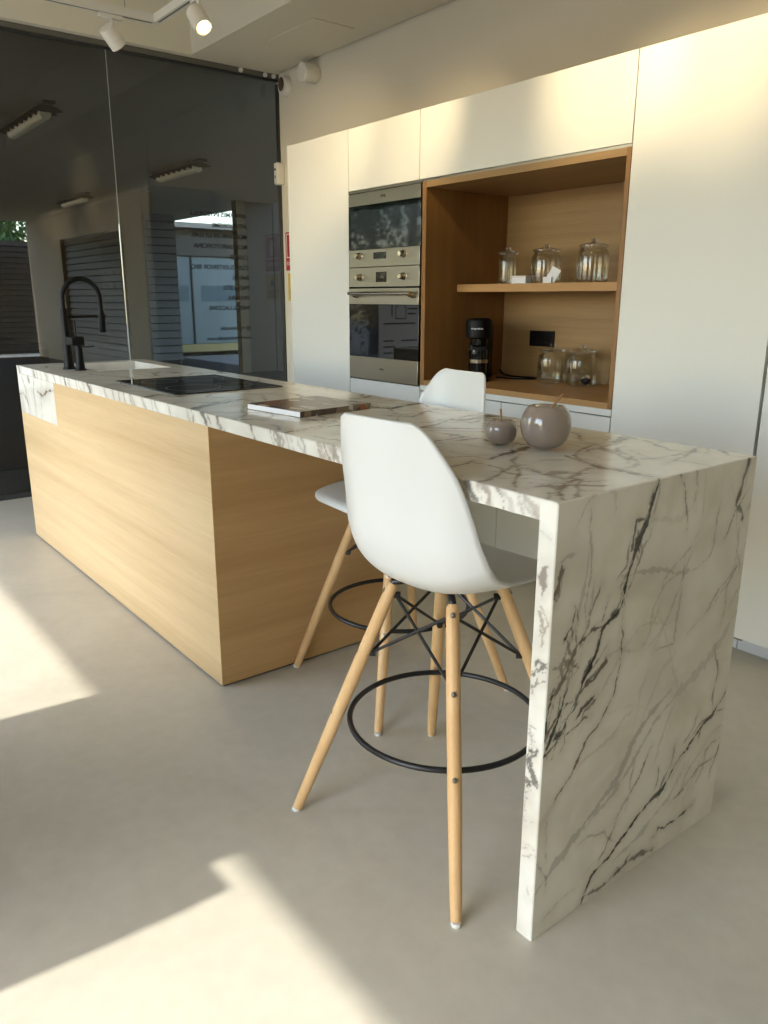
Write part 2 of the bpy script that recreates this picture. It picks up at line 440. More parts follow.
# street front: lintel, end pieces, plus an unseen upright placed to shape the sun patch
LINTEL = 2.4
struct(box('wall_front', (XG-.05, YS-.12, LINTEL), (3.12, YS, ZC), WALL))
shadow_pier = bmesh.new()
add_box(shadow_pier, (-2.452, -.62, 0), (-1.505, -.5, ZC-.001))
add_box(shadow_pier, (-1.505, -.62, 0), (-1.402, -.5, 1.125))  # shorter piece added only for the notch of sunlight on the floor
struct(link_mesh('trim_4', shadow_pier, WALL))  # unseen upright, added to shape the sun patch
for k, (a, b) in enumerate(((XG-.05, XG+.12), (.12, 3.0))):
    struct(box('trim_%d' % (5+k), (a, YS-.12, 0), (b, YS, LINTEL), WALL))

# glass partition: two panes between a head rail and a floor rail
gw = bpy.data.objects.new('window_1', None); COL.objects.link(gw); gw.location = (XG, 1.957, 0); struct(gw)
def gpart(name, lo, hi, m, bev=0):
    return box(name, (lo[0]-XG, lo[1]-1.957, lo[2]), (hi[0]-XG, hi[1]-1.957, hi[2]), m, gw, bev)
gpart('glass_pane', (XG-.010, YS+.01, .03), (XG, 1.9545, 2.70), GLAZE)
gpart('glass_pane', (XG-.010, 1.9595, .03), (XG, YW-.012, 2.70), GLAZE)
gpart('pane_joint', (XG-.0105, 1.9550, .03), (XG+.0005, 1.9590, 2.69), GLAZE_EDGE)
gpart('head_rail', (XG-.025, YS+.01, 2.704), (XG+.018, YW-.001, 2.7345), ALU, .002)
gpart('head_seal', (XG-.015, YS+.01, 2.690), (XG+.008, YW-.001, 2.704), DARKALU)
gpart('floor_rail', (XG-.02, YS+.01, .0005), (XG+.012, YW-.001, .032), DARKALU, .002)
gpart('wall_channel', (XG-.02, YW-.013, .032), (XG+.012, YW-.0005, 2.676), DARKALU)
for yy in (2.864, 3.052, 3.118):
    lathe('rail_clip', [(0, -.012), (.012, -.012), (.016, 0), (.012, .012), (0, .012)], WPLAST, gw, 16,
          axis_matrix((.026, yy-1.957, 2.716), (1, 0, 0)))
LINES = ['REFORMES INTEGRALS', 'INTERIORISME', 'MOBILIARI DE LA LLAR', "MOBILIARI D'OFICINA", 'CUINES', 'CUINES-EXTERIOR BBQ',
         'BANYS', 'PARQUETS', 'PINTURA', 'INSTAL\u00b7LACIONS', None, '@ emotiostudio', 'www.emotiostudio.com']
# vinyl lettering stuck on the pane to be read from outside, so it is mirrored in here
for i, s in enumerate(LINES):
    if not s: continue
    z = 1.776-.0694*i
    M = Matrix(((0, 0, -1, .0009), (-1, 0, 0, 2.874-1.957), (0, 1, 0, z), (0, 0, 0, 1)))
    text('lettering', s, .042 if i < 10 else .036, M, INK, gw, bold=.0011)

# ------------------------------------------------------------------ kitchen island
def hash_noise(p, seed):
    """2-D value noise, p (N,2)"""
    i = np.floor(p).astype(np.int64); f = p-i; f = f*f*(3-2*f)
    def h(ix, iy):
        n = (ix*374761393 + iy*668265263 + seed*1442695041) & 0x7fffffff
        n = ((n ^ (n >> 13))*1274126177) & 0x7fffffff
        n = (n ^ (n >> 16)) & 0x7fffffff
        return n/0x7fffffff*2-1
    a = h(i[:, 0], i[:, 1]); b = h(i[:, 0]+1, i[:, 1]); c = h(i[:, 0], i[:, 1]+1); d = h(i[:, 0]+1, i[:, 1]+1)
    return (a*(1-f[:, 0])+b*f[:, 0])*(1-f[:, 1])+(c*(1-f[:, 0])+d*f[:, 0])*f[:, 1]

def vein_field(p, veins, seed=1, warp=1.0):
    """p (N,2) on the slab -> rgb vein strength"""
    q = p.copy()
    for s, a in ((14, .0065), (45, .0036), (130, .0024), (310, .0013)):
        q[:, 0] += warp*a*hash_noise(p*s, seed+s); q[:, 1] += warp*a*hash_noise(p*s+31.7, seed+s+5)
    rag = .75+.6*hash_noise(p*38, seed+77)+.5*hash_noise(p*120, seed+78)
    out = np.zeros((len(p), 3))
    for pts, w, kind, st in veins:
        P = np.array(pts); lo = P.min(0)-.06-w*2; hi = P.max(0)+.06+w*2
        sel = np.where(((q > lo) & (q < hi)).all(1))[0]
        if not len(sel): continue
        x = q[sel]; dmin = np.full(len(sel), 9.); tt = np.zeros(len(sel)); n = len(P)-1
        for k in range(n):
            a, d = P[k], P[k+1]-P[k]
            t = np.clip(((x-a)@d)/max(d@d, 1e-9), 0, 1)
            dd = np.linalg.norm(a+d*t[:, None]-x, axis=1)
            up = dd < dmin; dmin[up] = dd[up]; tt[up] = (k+t[up])/n
        taper = np.clip(np.minimum(tt, 1-tt)*6, .35, 1)
        half = w*(.86 if kind in 'kn' else .68)*taper*np.clip(rag[sel], .2, 1.6)
        v = np.clip((half-dmin)/(half*.34+.0007)+.25, 0, 1)*(st if kind != 'g' else st*.72)
        halo = np.exp(-(dmin/(w*1.6+.006))**2)*.20*st
        g3 = {'k': (1, .0, .0), 'n': (.62, .75, 0), 'b': (.12, 1, 0), 'g': (.25, .0, .9)}[kind]
        h3 = {'k': (0, .5, .6), 'n': (0, .8, .4), 'b': (0, .9, .1), 'g': (0, 0, .8)}[kind]
        for c in range(3): out[sel, c] = np.maximum(out[sel, c], np.maximum(v*g3[c], halo*h3[c]))
    return out

rr = random.Random(11)
def wander(x0, y0, ang, length, step, w, kind, st):
    pts = [(x0, y0)]; n = max(2, int(length/step))
    for k in range(n):
        ang += rr.gauss(0, .35); x0 += math.cos(ang)*step; y0 += math.sin(ang)*step; pts.append((x0, y0))
    return (pts, w, kind, st)
EXTRA_TOP = []
for k in range(62):
    ang = rr.choice((.25, .45, 2.6, 2.9, 1.2)) + rr.gauss(0, .3)
    EXTRA_TOP.append(wander(rr.uniform(XL, XR), rr.uniform(YF, YB), ang, rr.uniform(.15, .5), .05,
                            rr.uniform(.004, .011), rr.choice('ggnbn'), rr.uniform(.3, .62)))
for k in range(46):
    EXTRA_TOP.append(wander(rr.uniform(-2.0, XR), rr.uniform(YF, YB), rr.choice((.3, .9, 2.5, 2.9))+rr.gauss(0, .4), rr.uniform(.08, .3), .03,
                            rr.uniform(.0028, .0065), rr.choice('bbnn'), rr.uniform(.45, .85)))
EXTRA_EDGE = []
for k in range(70):
    x = rr.uniform(XL, XR-.05)
    EXTRA_EDGE.append(([(x, YF+.10), (x-rr.uniform(0, .02), YF+.02), (x+rr.uniform(-.005, .03), YF-.02), (x+rr.uniform(.01, .06), YF-.06)],
                       rr.uniform(.005, .014), rr.choice('gnbgk'), rr.uniform(.3, .7)))
EXTRA_END = []
for k in range(36):
    x = rr.uniform(-1.75, XR-.04)
    EXTRA_EDGE.append(([(x, YF+.06), (x-rr.uniform(0, .02), YF+.0), (x+rr.uniform(-.005, .03), YF-.02), (x+rr.uniform(.01, .05), YF-.06)],
                       rr.uniform(.005, .013), rr.choice('bbg'), rr.uniform(.2, .48)))
for k in range(26):
    EXTRA_END.append(wander(rr.uniform(YF, YB), rr.uniform(.05, .85), 1.05+rr.gauss(0, .3), rr.uniform(.06, .22), .03,
                            rr.uniform(.0025, .005), rr.choice('nng'), rr.uniform(.3, .6)))
for k in range(22):
    EXTRA_END.append(wander(rr.uniform(YF, YF+.12), rr.uniform(.40, .64), 1.15+rr.gauss(0, .3), rr.uniform(.04, .12), .02,
                            rr.uniform(.0025, .006), rr.choice('knn'), rr.uniform(.5, .95)))
for k in range(26):
    EXTRA_END.append(wander(rr.uniform(YF, YB), rr.uniform(.05, .85), 1.05+rr.gauss(0, .22), rr.uniform(.12, .4), .05,
                            rr.uniform(.004, .012), rr.choice('gggb'), rr.uniform(.14, .32)))
LEGV = [([(1.004, .79), (.996, .77), (1.0, .74)], .02, 'n', .6), ([(.99, .70), (1.005, .67), (.998, .64)], .022, 'b', .5),
        ([(1.02, .60), (1.0, .585), (.985, .57)], .012, 'k', .7), ([(.985, .54), (1.0, .56), (1.02, .57)], .010, 'n', .6),
        ([(1.02, .43), (.995, .40), (1.015, .36), (.985, .34), (1.0, .31)], .012, 'k', .75),
        ([(.985, .46), (1.005, .43), (.99, .39)], .006, 'g', .8), ([(1.0, .36), (.99, .30), (.985, .27)], .008, 'g', .7),
        ([(.985, .20), (1.02, .215)], .006, 'b', .5), ([(1.0, .12), (1.005, .09)], .016, 'b', .3), ([(.985, .26), (1.02, .27)], .005, 'b', .3),
        ([(.985, .85), (1.01, .84)], .008, 'g', .3)]

def attr_mesh(name, patches, mat, parent):
    """patches: (origin, du, dv, nu, nv, field(points3)->rgb, skip(u,v)); quads with a vein colour on every vertex"""
    V, F, A = [], [], []
    off = 0
    for org, du, dv, nu, nv, field, skip in patches:
        org, du, dv = (np.array(a, float) for a in (org, du, dv))
        u = np.linspace(0, 1, nu+1); v = np.linspace(0, 1, nv+1)
        UU, VV = np.meshgrid(u, v)
        P = org+UU.reshape(-1, 1)*du+VV.reshape(-1, 1)*dv
        V.append(P); A.append(field(P) if field else np.zeros_like(P))
        J, I = np.meshgrid(np.arange(nv), np.arange(nu), indexing='ij')
        a = (J*(nu+1)+I).ravel()
        q = np.stack([a, a+1, a+nu+2, a+nu+1], 1)
        if skip is not None:
            c = P[q].mean(1); q = q[~skip(c)]
        F.append(q+off); off += len(P)
    V = np.concatenate(V); F = np.concatenate(F); A = np.concatenate(A)
    me = bpy.data.meshes.new(name); me.from_pydata(V.tolist(), [], F.tolist()); me.update()
    at = me.attributes.new('vein', 'FLOAT_COLOR', 'POINT')
    at.data.foreach_set('color', np.concatenate([A, np.ones((len(A), 1))], 1).astype(np.float32).ravel())
    me.materials.append(mat)
    o = bpy.data.objects.new(name, me); COL.objects.link(o); o.parent = parent
    return o

isl = thing('kitchen_island', 'long kitchen island with veined marble worktop, waterfall end and light oak base', 'kitchen island', ((XL+XR)/2, (YF+YB)/2, 0))
IO = np.array(isl.location)
SX0, SX1, SY0, SY1 = -4.22, -3.735, 1.24, 1.598      # sink cut-out
vr = random.Random(5)
def bundle(veins):
    """a broad vein is a main line with finer strands running beside it"""
    out = []
    for p, w_, k_, s_ in veins:
        if w_ < .009 or k_ == 'g': out.append((p, w_, k_, s_)); continue
        out.append((p, w_*.62, k_, s_))
        for c in range(3 if w_ < .016 else 5):
            ox, oy = vr.gauss(0, w_*.55), vr.gauss(0, w_*.55)
            out.append(([(x+ox+vr.gauss(0, w_*.3), y+oy+vr.gauss(0, w_*.3)) for x, y in p], w_*.24, k_ if vr.random() < .6 else 'b', s_*vr.uniform(.45, .85)))
    return out
topv = bundle(TOP_VEINS)+EXTRA_TOP
f_top = lambda P: vein_field((P+IO)[:, :2], topv, 3)
f_edge = lambda P: vein_field(np.stack([(P+IO)[:, 0], YF-(ZT-(P+IO)[:, 2])], 1), EXTRA_EDGE, 5, .6)
endv = bundle(END_VEINS)+EXTRA_END
f_end = lambda P: vein_field((P+IO)[:, 1:], endv, 1, .75)
LEGW = [v for p, w_, k_, s_ in LEGV for v in ((p, w_*.45, k_, s_), ([(x+vr.gauss(0, .004), y+vr.gauss(0, .012)) for x, y in p], w_*.25, k_, s_), ([(x+vr.gauss(0, .005), y+vr.gauss(0, .012)) for x, y in p], w_*.2, k_, s_))]
f_leg = lambda P: vein_field(np.stack([YF-(XR-(P+IO)[:, 0]), (P+IO)[:, 2]], 1), LEGW, 2)
CH = .0022
def loc(*a): return tuple(np.array(a)-IO)
xs = [XL, SX0, SX1, XR-CH]; ys = [YF+CH, SY0, SY1, YB]
pat = []
for i in range(3):
    for j in range(3):
        if i == 1 and j == 1: continue
        nu = max(1, round((xs[i+1]-xs[i])/.0045)); nv = max(1, round((ys[j+1]-ys[j])/.0045))
        pat.append((loc(xs[i], ys[j], ZT), (xs[i+1]-xs[i], 0, 0), (0, ys[j+1]-ys[j], 0), nu, nv, f_top, None))
pat.append((loc(XL, YF, ZT-CH), (XR-CH-XL, 0, 0), (0, CH, CH), 700, 1, f_edge, None))                  # arris
pat.append((loc(XL, YF, ZT-TH), (XR-TH-XL, 0, 0), (0, 0, TH-CH), 800, 9, f_edge, None))                # front edge
pat.append((loc(XL, YB, ZT-TH), (0, YF-YB, 0), (0, 0, TH), 40, 6, f_top, None))                          # far end
pat.append((loc(XR, YB, ZT-TH), (XL-XR, 0, 0), (0, 0, TH), 300, 6, f_top, None))                         # back edge
for (a, b, c, d) in ((XL, YF, SX0, YB), (SX1, YF, XR-TH, YB), (SX0, YF, SX1, SY0), (SX0, SY1, SX1, YB)):
    pat.append((loc(a, d, ZT-TH), (c-a, 0, 0), (0, b-d, 0), 1, 1, None, None))                                 # underside
for o_, du in (((SX0, SY0), (SX1-SX0, 0, 0)), ((SX1, SY0), (0, SY1-SY0, 0)), ((SX1, SY1), (SX0-SX1, 0, 0)), ((SX0, SY1), (0, SY0-SY1, 0))):
    pat.append((loc(o_[0], o_[1], ZT-TH), du, (0, 0, TH), 60, 6, f_top, None))                          # sides of the cut-out
# the mitred triangle of the front edge
wt = attr_mesh('worktop', pat, STONE, isl)
def tri_part(me_obj, tris):
    bm = bmesh.new(); bm.from_mesh(me_obj.data)
    la = bm.verts.layers.float_color['vein']
    for t in tris:
        vs = [bm.verts.new(loc(*p)) for p in t]
        for v in vs: v[la] = (0, 0, 0, 1)
        bm.faces.new(vs)
    bm.to_mesh(me_obj.data); bm.free()
tri_part(wt, [((XR-TH, YF, ZT-TH), (XR-CH, YF, ZT-CH), (XR-TH, YF, ZT-CH))])
wf = attr_mesh('waterfall_panel', [
    (loc(XR, YF+CH, 0), (0, YB-YF-CH, 0), (0, 0, ZT-CH), 300, 400, f_end, None),
    (loc(XR-CH, YF, 0), (CH, CH, 0), (0, 0, ZT-CH), 1, 300, f_leg, None),
    (loc(XR-CH, YF, ZT-CH), (0, YB-YF, 0), (CH, 0, 0), 1, 1, None, None) if 0 else
    (loc(XR, YF+CH, ZT-CH), (0, YB-YF-CH, 0), (-CH, 0, CH), 200, 1, f_end, None),
    (loc(XR-TH, YF, 0), (TH-CH, 0, 0), (0, 0, ZT-TH), 12, 280, f_leg, None),
    (loc(XR-TH, YB, 0), (0, YF-YB, 0), (0, 0, ZT-TH), 150, 200, f_end, None),
    (loc(XR, YB, 0), (-TH, 0, 0), (0, 0, ZT), 6, 200, f_leg, None)], STONE, isl)
tri_part(wf, [((XR-TH, YF, ZT-TH), (XR-CH, YF, ZT-TH), (XR-CH, YF, ZT-CH))])
E_ = .0195
AX = -3.712
def ibox(name, lo, hi, m, bev=0, parent=None):
    return box(name, loc(*lo), loc(*hi), m, parent or isl, bev)
fp = bmesh.new()
Mf = axis_matrix(loc(XL, YF+E_, 0), (0, -1, 0), (1, 0, 0))     # local x = X, local y = Z
Lw = XB-XL-.0024
add_prism(fp, [(0, .010), (Lw, .010), (Lw, ZT-TH-.0005), (AX-XL, ZT-TH-.0005), (AX-XL, .669), (0, .669)], Mf, E_)
link_mesh('front_panel', fp, OAK_X, isl)
apron = attr_mesh('stone_apron', [
    (loc(XL, YF, .670), (AX-.0015-XL, 0, 0), (0, 0, ZT-TH-.0008-.670), 150, 45, lambda P: vein_field(np.stack([(P+IO)[:, 0], (P+IO)[:, 2]], 1),
        [([(-4.25, .86), (-4.2, .79), (-4.18, .72), (-4.17, .67)], .012, 'g', .8), ([(-4.32, .76), (-4.25, .765), (-4.2, .74)], .006, 'n', .6),
         ([(-4.02, .86), (-4.05, .80), (-4.04, .70)], .016, 'g', .7), ([(-3.98, .80), (-3.9, .79), (-3.82, .82), (-3.72, .83)], .009, 'b', .8),
         ([(-3.9, .86), (-3.93, .78), (-3.95, .69)], .008, 'g', .5), ([(-4.14, .86), (-4.10, .83)], .02, 'n', .5)], 9), None),
    (loc(XL, YF+E_, .670), (0, -E_, 0), (0, 0, ZT-TH-.0008-.670), 2, 2, None, None),
    (loc(XL, YF+E_, .670), (AX-.0015-XL, 0, 0), (0, -E_, 0), 2, 2, None, None),
    (loc(AX-.0015, YF, .670), (0, E_, 0), (0, 0, ZT-TH-.0008-.670), 2, 2, None, None)], STONE, isl)
apron['label'] = 'white marble corner panel'
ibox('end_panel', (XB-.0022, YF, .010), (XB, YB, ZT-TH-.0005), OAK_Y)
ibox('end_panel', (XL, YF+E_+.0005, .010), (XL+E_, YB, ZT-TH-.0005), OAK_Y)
ibox('back_panel', (XL+E_+.001, YB-E_, .010), (XB-E_-.001, YB-.0005, ZT-TH-.0005), WHITE)
ibox('carcass', (XL+E_+.001, YF+E_+.001, .012), (XB-E_-.001, YB-E_-.001, .66), CARCASS_SHADED)
ibox('plinth', (XL+.012, YF+.012, 0), (XB-.012, YB-.012, .0095), SHADOWGAP)

# sink, sunk through the cut-out
snk = thing('sink', 'white undermount sink bowl in the far end of the marble worktop, beside the black tap', 'sink', ((SX0+SX1)/2, (SY0+SY1)/2, .70))
sb = bmesh.new(); hx, hy = (SX1-SX0)/2, (SY1-SY0)/2; zr = ZT-TH-.001-.70
t_ = .012
for sx in (-1, 1):
    add_box(sb, (min(sx*hx, sx*(hx+t_)), -hy-t_, 0), (max(sx*hx, sx*(hx+t_)), hy+t_, zr))
    add_box(sb, (-hx, min(sx*hy, sx*(hy+t_)), 0), (hx, max(sx*hy, sx*(hy+t_)), zr))
add_box(sb, (-hx-t_, -hy-t_, -.012), (hx+t_, hy+t_, 0))
link_mesh('bowl', sb, SINKM, snk)
lathe('drain', [(0, .004), (.028, .004), (.036, .0025), (.038, .0005), (0, .0005)], STEEL, snk, 24)

# black pull-out tap, two posts
tap = thing('kitchen_tap', 'tall matt black arched kitchen tap with pull-down hose and second post, beside the sink', 'tap', (-3.93, 1.165, ZT))
lathe('base', [(0, 0), (.030, 0), (.029, .006), (.024, .010), (.0215, .06), (.019, .14), (.0185, .15), (0, .15)], MATTBLACK, tap, 28)
tube('stem', [(0, 0, .15), (-.002, 0, .28)], .0165, MATTBLACK, tap, 16)
arch = [(-.002, 0, .25)]
RA = .088
for k in range(0, 21):
    a = PI*(1-k/20)
    arch.append((-.002, RA+RA*math.cos(a), .325+RA*1.05*math.sin(a)))
arch += [(-.002, 2*RA, .29), (-.002, 2*RA+.001, .26)]
tube('hose', arch, .0115, MATTBLACK, tap, 14)
hz = [(p[0], p[1], p[2]) for p in arch]
lathe('spray_head', [(0, 0), (.014, 0), (.0165, .004), (.0165, .085), (.013, .10), (0, .10)], MATTBLACK, tap, 20, Matrix.Translation((-.002, 2*RA+.001, .168)))
hb = bmesh.new(); add_tube(hb, [(-.002, .012, .243), (-.002, 2*RA-.012, .243)], .006, 10)
add_lathe(hb, [(.0166, -.008), (.021, -.008), (.021, .008), (.0166, .008)], 20, Matrix.Translation((-.002, 2*RA+.001, .243)), True)
smooth_angle(link_mesh('holder_arm', hb, MATTBLACK, tap), 40)
bx2 = (.100, .022)
lathe('second_base', [(0, 0), (.028, 0), (.027, .005), (.021, .010), (.0175, .06), (.0155, .115), (0, .115)], MATTBLACK, tap, 24, Matrix.Translation((bx2[0], bx2[1], 0)))
box('mixer_block', (.012, -.012, .115), (.122, .046, .155), MATTBLACK, tap, .006)
lv = bmesh.new(); add_tube(lv, [(bx2[0]+.012, .024, .110), (bx2[0]+.035, .045, .108), (bx2[0]+.06, .075, .113)], [.004, .003, .003], 8)
smooth_angle(link_mesh('lever', lv, MATTBLACK, tap), 40)
tube('pin', [(.080, .02, .1545), (.080, .02, .225)], .0035, MATTBLACK, tap, 8)

# induction hob
hob = thing('induction_hob', 'black glass induction hob set in the marble worktop', 'hob', (-2.926, 1.352, ZT))
box('glass_plate', (-.292, -.222, .0003), (.292, .222, .0053), HOBGLASS, hob, .0015)
for cx, cy, r in ((-.15, .10, .085), (-.15, -.09, .07), (.14, .09, .07), (.14, -.08, .10)):
    hm = bmesh.new()
    add_lathe(hm, [(r-.0008, .0054), (r+.0008, .0054), (r+.0008, .0056), (r-.0008, .0056)], 40, Matrix.Translation((cx, cy, 0)), True)
    link_mesh('zone_ring', hm, HOBPRINT, hob)

# magazine
def cover_mat():
    m, nt, b = new_mat('magazine_cover'); N, L = nt.nodes, nt.links
    tc = N.new('ShaderNodeTexCoord')
    v = N.new('ShaderNodeTexVoronoi'); v.inputs['Scale'].default_value = 26; v.feature = 'F1'
    mp = N.new('ShaderNodeMapping'); mp.inputs['Scale'].default_value = (1, 1.6, 1)
    L.new(tc.outputs['Object'], mp.inputs[0]); L.new(mp.outputs[0], v.inputs['Vector'])
    cr = N.new('ShaderNodeValToRGB'); e = cr.color_ramp.elements
    e[0].position = 0; e[0].color = lin((74, 58, 44)); e[1].position = 1; e[1].color = lin((150, 138, 122))
    for p, c in ((.25, (112, 92, 72)), (.45, (60, 48, 38)), (.62, (168, 160, 148)), (.78, (132, 78, 44))):
        n = e.new(p); n.color = lin(c)
    cr.color_ramp.interpolation = 'CONSTANT'
    sp = N.new('ShaderNodeSeparateColor'); L.new(v.outputs['Color'], sp.inputs[0])
    L.new(sp.outputs[0], cr.inputs[0]); L.new(cr.outputs[0], b.inputs['Base Color'])
    b.inputs['Roughness'].default_value = .22
    return m
COVER = cover_mat()
mag = thing('magazine', 'thick glossy magazine with brown photo cover lying on the marble worktop', 'magazine', (-2.056, 1.318, ZT), .12)
mb = bmesh.new(); add_box(mb, (-.128, -.138, .0012), (.128, .140, .0165), .0006, 1)
link_mesh('pages', mb, PAPER, mag)
cvb = bmesh.new()
add_box(cvb, (-.131, -.139, .0166), (.1305, .142, .0178))
add_box(cvb, (-.131, -.139, .0002), (.1305, .142, .0011))
add_box(cvb, (.1288, -.139, .0011), (.1305, .142, .0166))
link_mesh('cover', cvb, COVER, mag)

# ceramic apples
def apple(name, label, loc_, R, H, twig, rz):
    t = thing(name, label, 'ornament', loc_, rz, 'ceramic apples')
    prof = [(0, .006*R/.05)]
    for k in range(0, 41):
        a = -PI/2+PI*k/40
        r = math.cos(a)**.72 if math.cos(a) > 0 else 0
        z = math.sin(a)
        rad = R*(r*(1+.05*z))
        zz = H*.5+H*.5*z
        if z > .55: zz -= H*.30*max(0, (1-r*1.55))**1.2
        if z < -.8: zz += H*.03*(1-r)
        prof.append((max(rad, 0), max(zz, .0005)))
    prof = [(r, z) for r, z in prof if r > .12*R or z > H*.4]
    prof = [(0, .002)]+[p for p in prof if p[0] > 1e-4]+[(0, prof[-1][1])]
    lathe('body', prof, CERAMIC, t, 48, None, 80)
    tube('stem', [(0, 0, H*.68), (twig[0]*.25, twig[1]*.25, H*.68+twig[2]*.35), twig_end(twig, H)], [R*.035, R*.045, R*.055], TWIG, t, 8)
    return t
def twig_end(tw, H): return (tw[0], tw[1], H*.68+tw[2])
apple('ceramic_apple', 'larger glossy taupe ceramic apple with a slanted twig stem, on the marble worktop', (-1.161, 1.379, ZT+.0005), .0575, .108, (.028, .020, .053), .2)
apple('ceramic_apple', 'smaller glossy taupe ceramic apple ornament on the marble worktop, left of the larger one', (-1.262, 1.342, ZT+.0005), .0375, .063, (-.006, -.006, .042), 1.1)

# ------------------------------------------------------------------ bar stools
SHELL_P = [[.2482, -.0096, .1461, .002], [.2277, .0074, .1772, .006], [.1521, .0074, .1944, .0194], [.0509, .0007, .2037, .0367],
           [-.0509, .0007, .21, .0522], [-.1313, .014, .2165, .073], [-.1874, .0533, .2194, .0807], [-.2137, .1192, .2151, .074],
           [-.2215, .197, .2009, .0612], [-.2304, .2748, .183, .046], [-.2409, .3377, .1567, .0313], [-.2464, .3823, .1323, .0163],
           [-.2494, .4071, .1088, -.0003]]
SHELL_S, SHELL_Z = .9516, .6229
def shell_mesh():
    nv, nu = 72, 37
    C = catmull(SHELL_P, nv)
    T = np.gradient(C[:, :2], axis=0); T /= np.linalg.norm(T, axis=1)[:, None]
    Nn = np.stack([T[:, 1], -T[:, 0]], 1)
    if Nn[nv//3, 1] < 0: Nn = -Nn
    bm = bmesh.new(); g = []
    for j in range(nv):
        row = []
        e = min(j, nv-1-j)
        corner = [.90, .955, .985, 1][min(e, 3)]
        for i in range(nu):
            u = -1+2*i/(nu-1)
            l = C[j, 3]*abs(u)**2.6
            row.append(bm.verts.new((C[j, 2]*u*corner*SHELL_S, (C[j, 0]+Nn[j, 0]*l)*SHELL_S, SHELL_Z+(C[j, 1]+Nn[j, 1]*l)*SHELL_S)))
        g.append(row)
    for j in range(nv-1):
        for i in range(nu-1): bm.faces.new((g[j][i], g[j][i+1], g[j+1][i+1], g[j+1][i]))
    bmesh.ops.recalc_face_normals(bm, faces=bm.faces)
    return bm

def make_stool(label, loc_, rz):
    t = thing('bar_stool', label, 'bar stool', loc_, rz, 'moulded bar stools at the island')
    sh = link_mesh('seat_shell', shell_mesh(), SHELLM, t, True)
    md = sh.modifiers.new('thickness', 'SOLIDIFY'); md.thickness = .0065; md.offset = 0; md.use_even_offset = True
    fx, fy = .262, .250
    zt = .612; k = .335
    corners = [(-fx, -fy), (fx, -fy), (fx, fy), (-fx, fy)]
    def on(i, z):
        f = 1-(1-k)*(z/zt); return Vector((corners[i][0]*f, corners[i][1]*f, z))
    for i in range(4):
        lb = bmesh.new()
        pts = [on(i, z) for z in (.008, .05, .2, .4, .55, .6, .607)]
        add_tube(lb, pts, [.0120, .0131, .0152, .0158, .0148, .0138, .0090], 20)
        lg = smooth_angle(link_mesh('leg', lb, BEECH, t), 50)
        lathe('foot_pad', [(0, 0), (.0105, 0), (.0115, .003), (.0105, .0085), (0, .0085)], WPLAST, lg, 16, Matrix.Translation((corners[i][0], corners[i][1], .0002)))
        # bolts on the outer side
        d = Vector((corners[i][0], corners[i][1], 0)).normalized()
        for z in (.585, .432, .270):
            c = on(i, z)
            nrm = (d+Vector((0, 0, .4))).normalized()
            bb = bmesh.new()
            add_lathe(bb, [(0, .0165), (.0028, .0165), (.0035, .0160), (.0062, .0160), (.0062, .010), (0, .010)], 14, axis_matrix(c, nrm))
            smooth_angle(link_mesh('bolt', bb, BOLT, lg), 40)
    rz_ = .270; f = 1-(1-k)*(rz_/zt); rr_ = math.hypot(fx*f, fy*f)-.030
    tube('foot_ring', [(rr_*math.cos(2*PI*a/64), rr_*math.sin(2*PI*a/64), rz_) for a in range(64)], .0068, BLACKM, t, 12, True)
    br = bmesh.new()
    inn = lambda i, z: on(i, z)-Vector((corners[i][0], corners[i][1], 0)).normalized()*.017
    for i in range(4):
        j = (i+1) % 4
        add_tube(br, [inn(i, .578), inn(j, .432)], .0038, 8)
        add_tube(br, [inn(j, .578), inn(i, .432)], .0038, 8)
    for i in range(4):
        for z in (.578, .432):
            c = inn(i, z); add_lathe(br, [(0, -.011), (.008, -.011), (.008, .011), (0, .011)], 10, axis_matrix(c, (corners[i][0], corners[i][1], 0)))
    smooth_angle(link_mesh('cross_braces', br, BLACKM, t), 40)
    mt = bmesh.new()
    for i in range(4):
        a = on(i, .606); c = Vector((a.x*.45, a.y*.45, .611))
        add_tube(mt, [on(i, .590), a+Vector((0, 0, .004)), Vector((a.x*.75, a.y*.75, .6145)), c], [.0085, .0085, .0085, .007], 10)
    add_box(mt, (-.05, -.045, .6045), (.05, .045, .6165), .003)
    smooth_angle(link_mesh('seat_mount', mt, BLACKM, t), 40)
    return t
st1 = make_stool('white moulded bar stool with splayed wooden legs, seen from behind in front of the island', (-1.234, 1.155, 0), math.radians(6.2))
shell_of = lambda s: [c for c in s.children if c.name.startswith('seat_shell')][0]
shell_of(st1).location = (.0083, .0098, 0); shell_of(st1).rotation_euler = (0, 0, math.radians(-1.8))
st2 = copy_tree(st1)
st2.location = (-1.857, 1.524, 0); st2.rotation_euler = (0, 0, math.radians(180-5))
shell_of(st2).location = (.021, -.025, 0); shell_of(st2).rotation_euler = (0, 0, 0)
st2['label'] = 'white moulded bar stool on the far side of the island, backrest behind the worktop'

# ------------------------------------------------------------------ wall of cabinets
G = .0023
YK = YW-.024      # back of the units
def unit(name, label, cat='cabinet'):
    return thing(name, label, cat, (0, 0, 0))
FT = .020
t = unit('tall_cabinet', 'leftmost tall white handleless cabinet between the glass partition and the ovens')
box('carcass', (C0+.002, D+FT+.002, .075), (C1-.001, YK, CT-.002), CARCASS_SHADED, t)
box('door', (C0+G, D, .075), (C1-G, D+FT, CT), WHITE, t, .0012)
box('side_panel', (C0-.017, D, 0), (C0, YK, CT+.004), WHITE, t, .0012)
box('plinth', (C0+.002, D+.058, 0), (C1-.001, D+.075, .074), PLINTH, t)

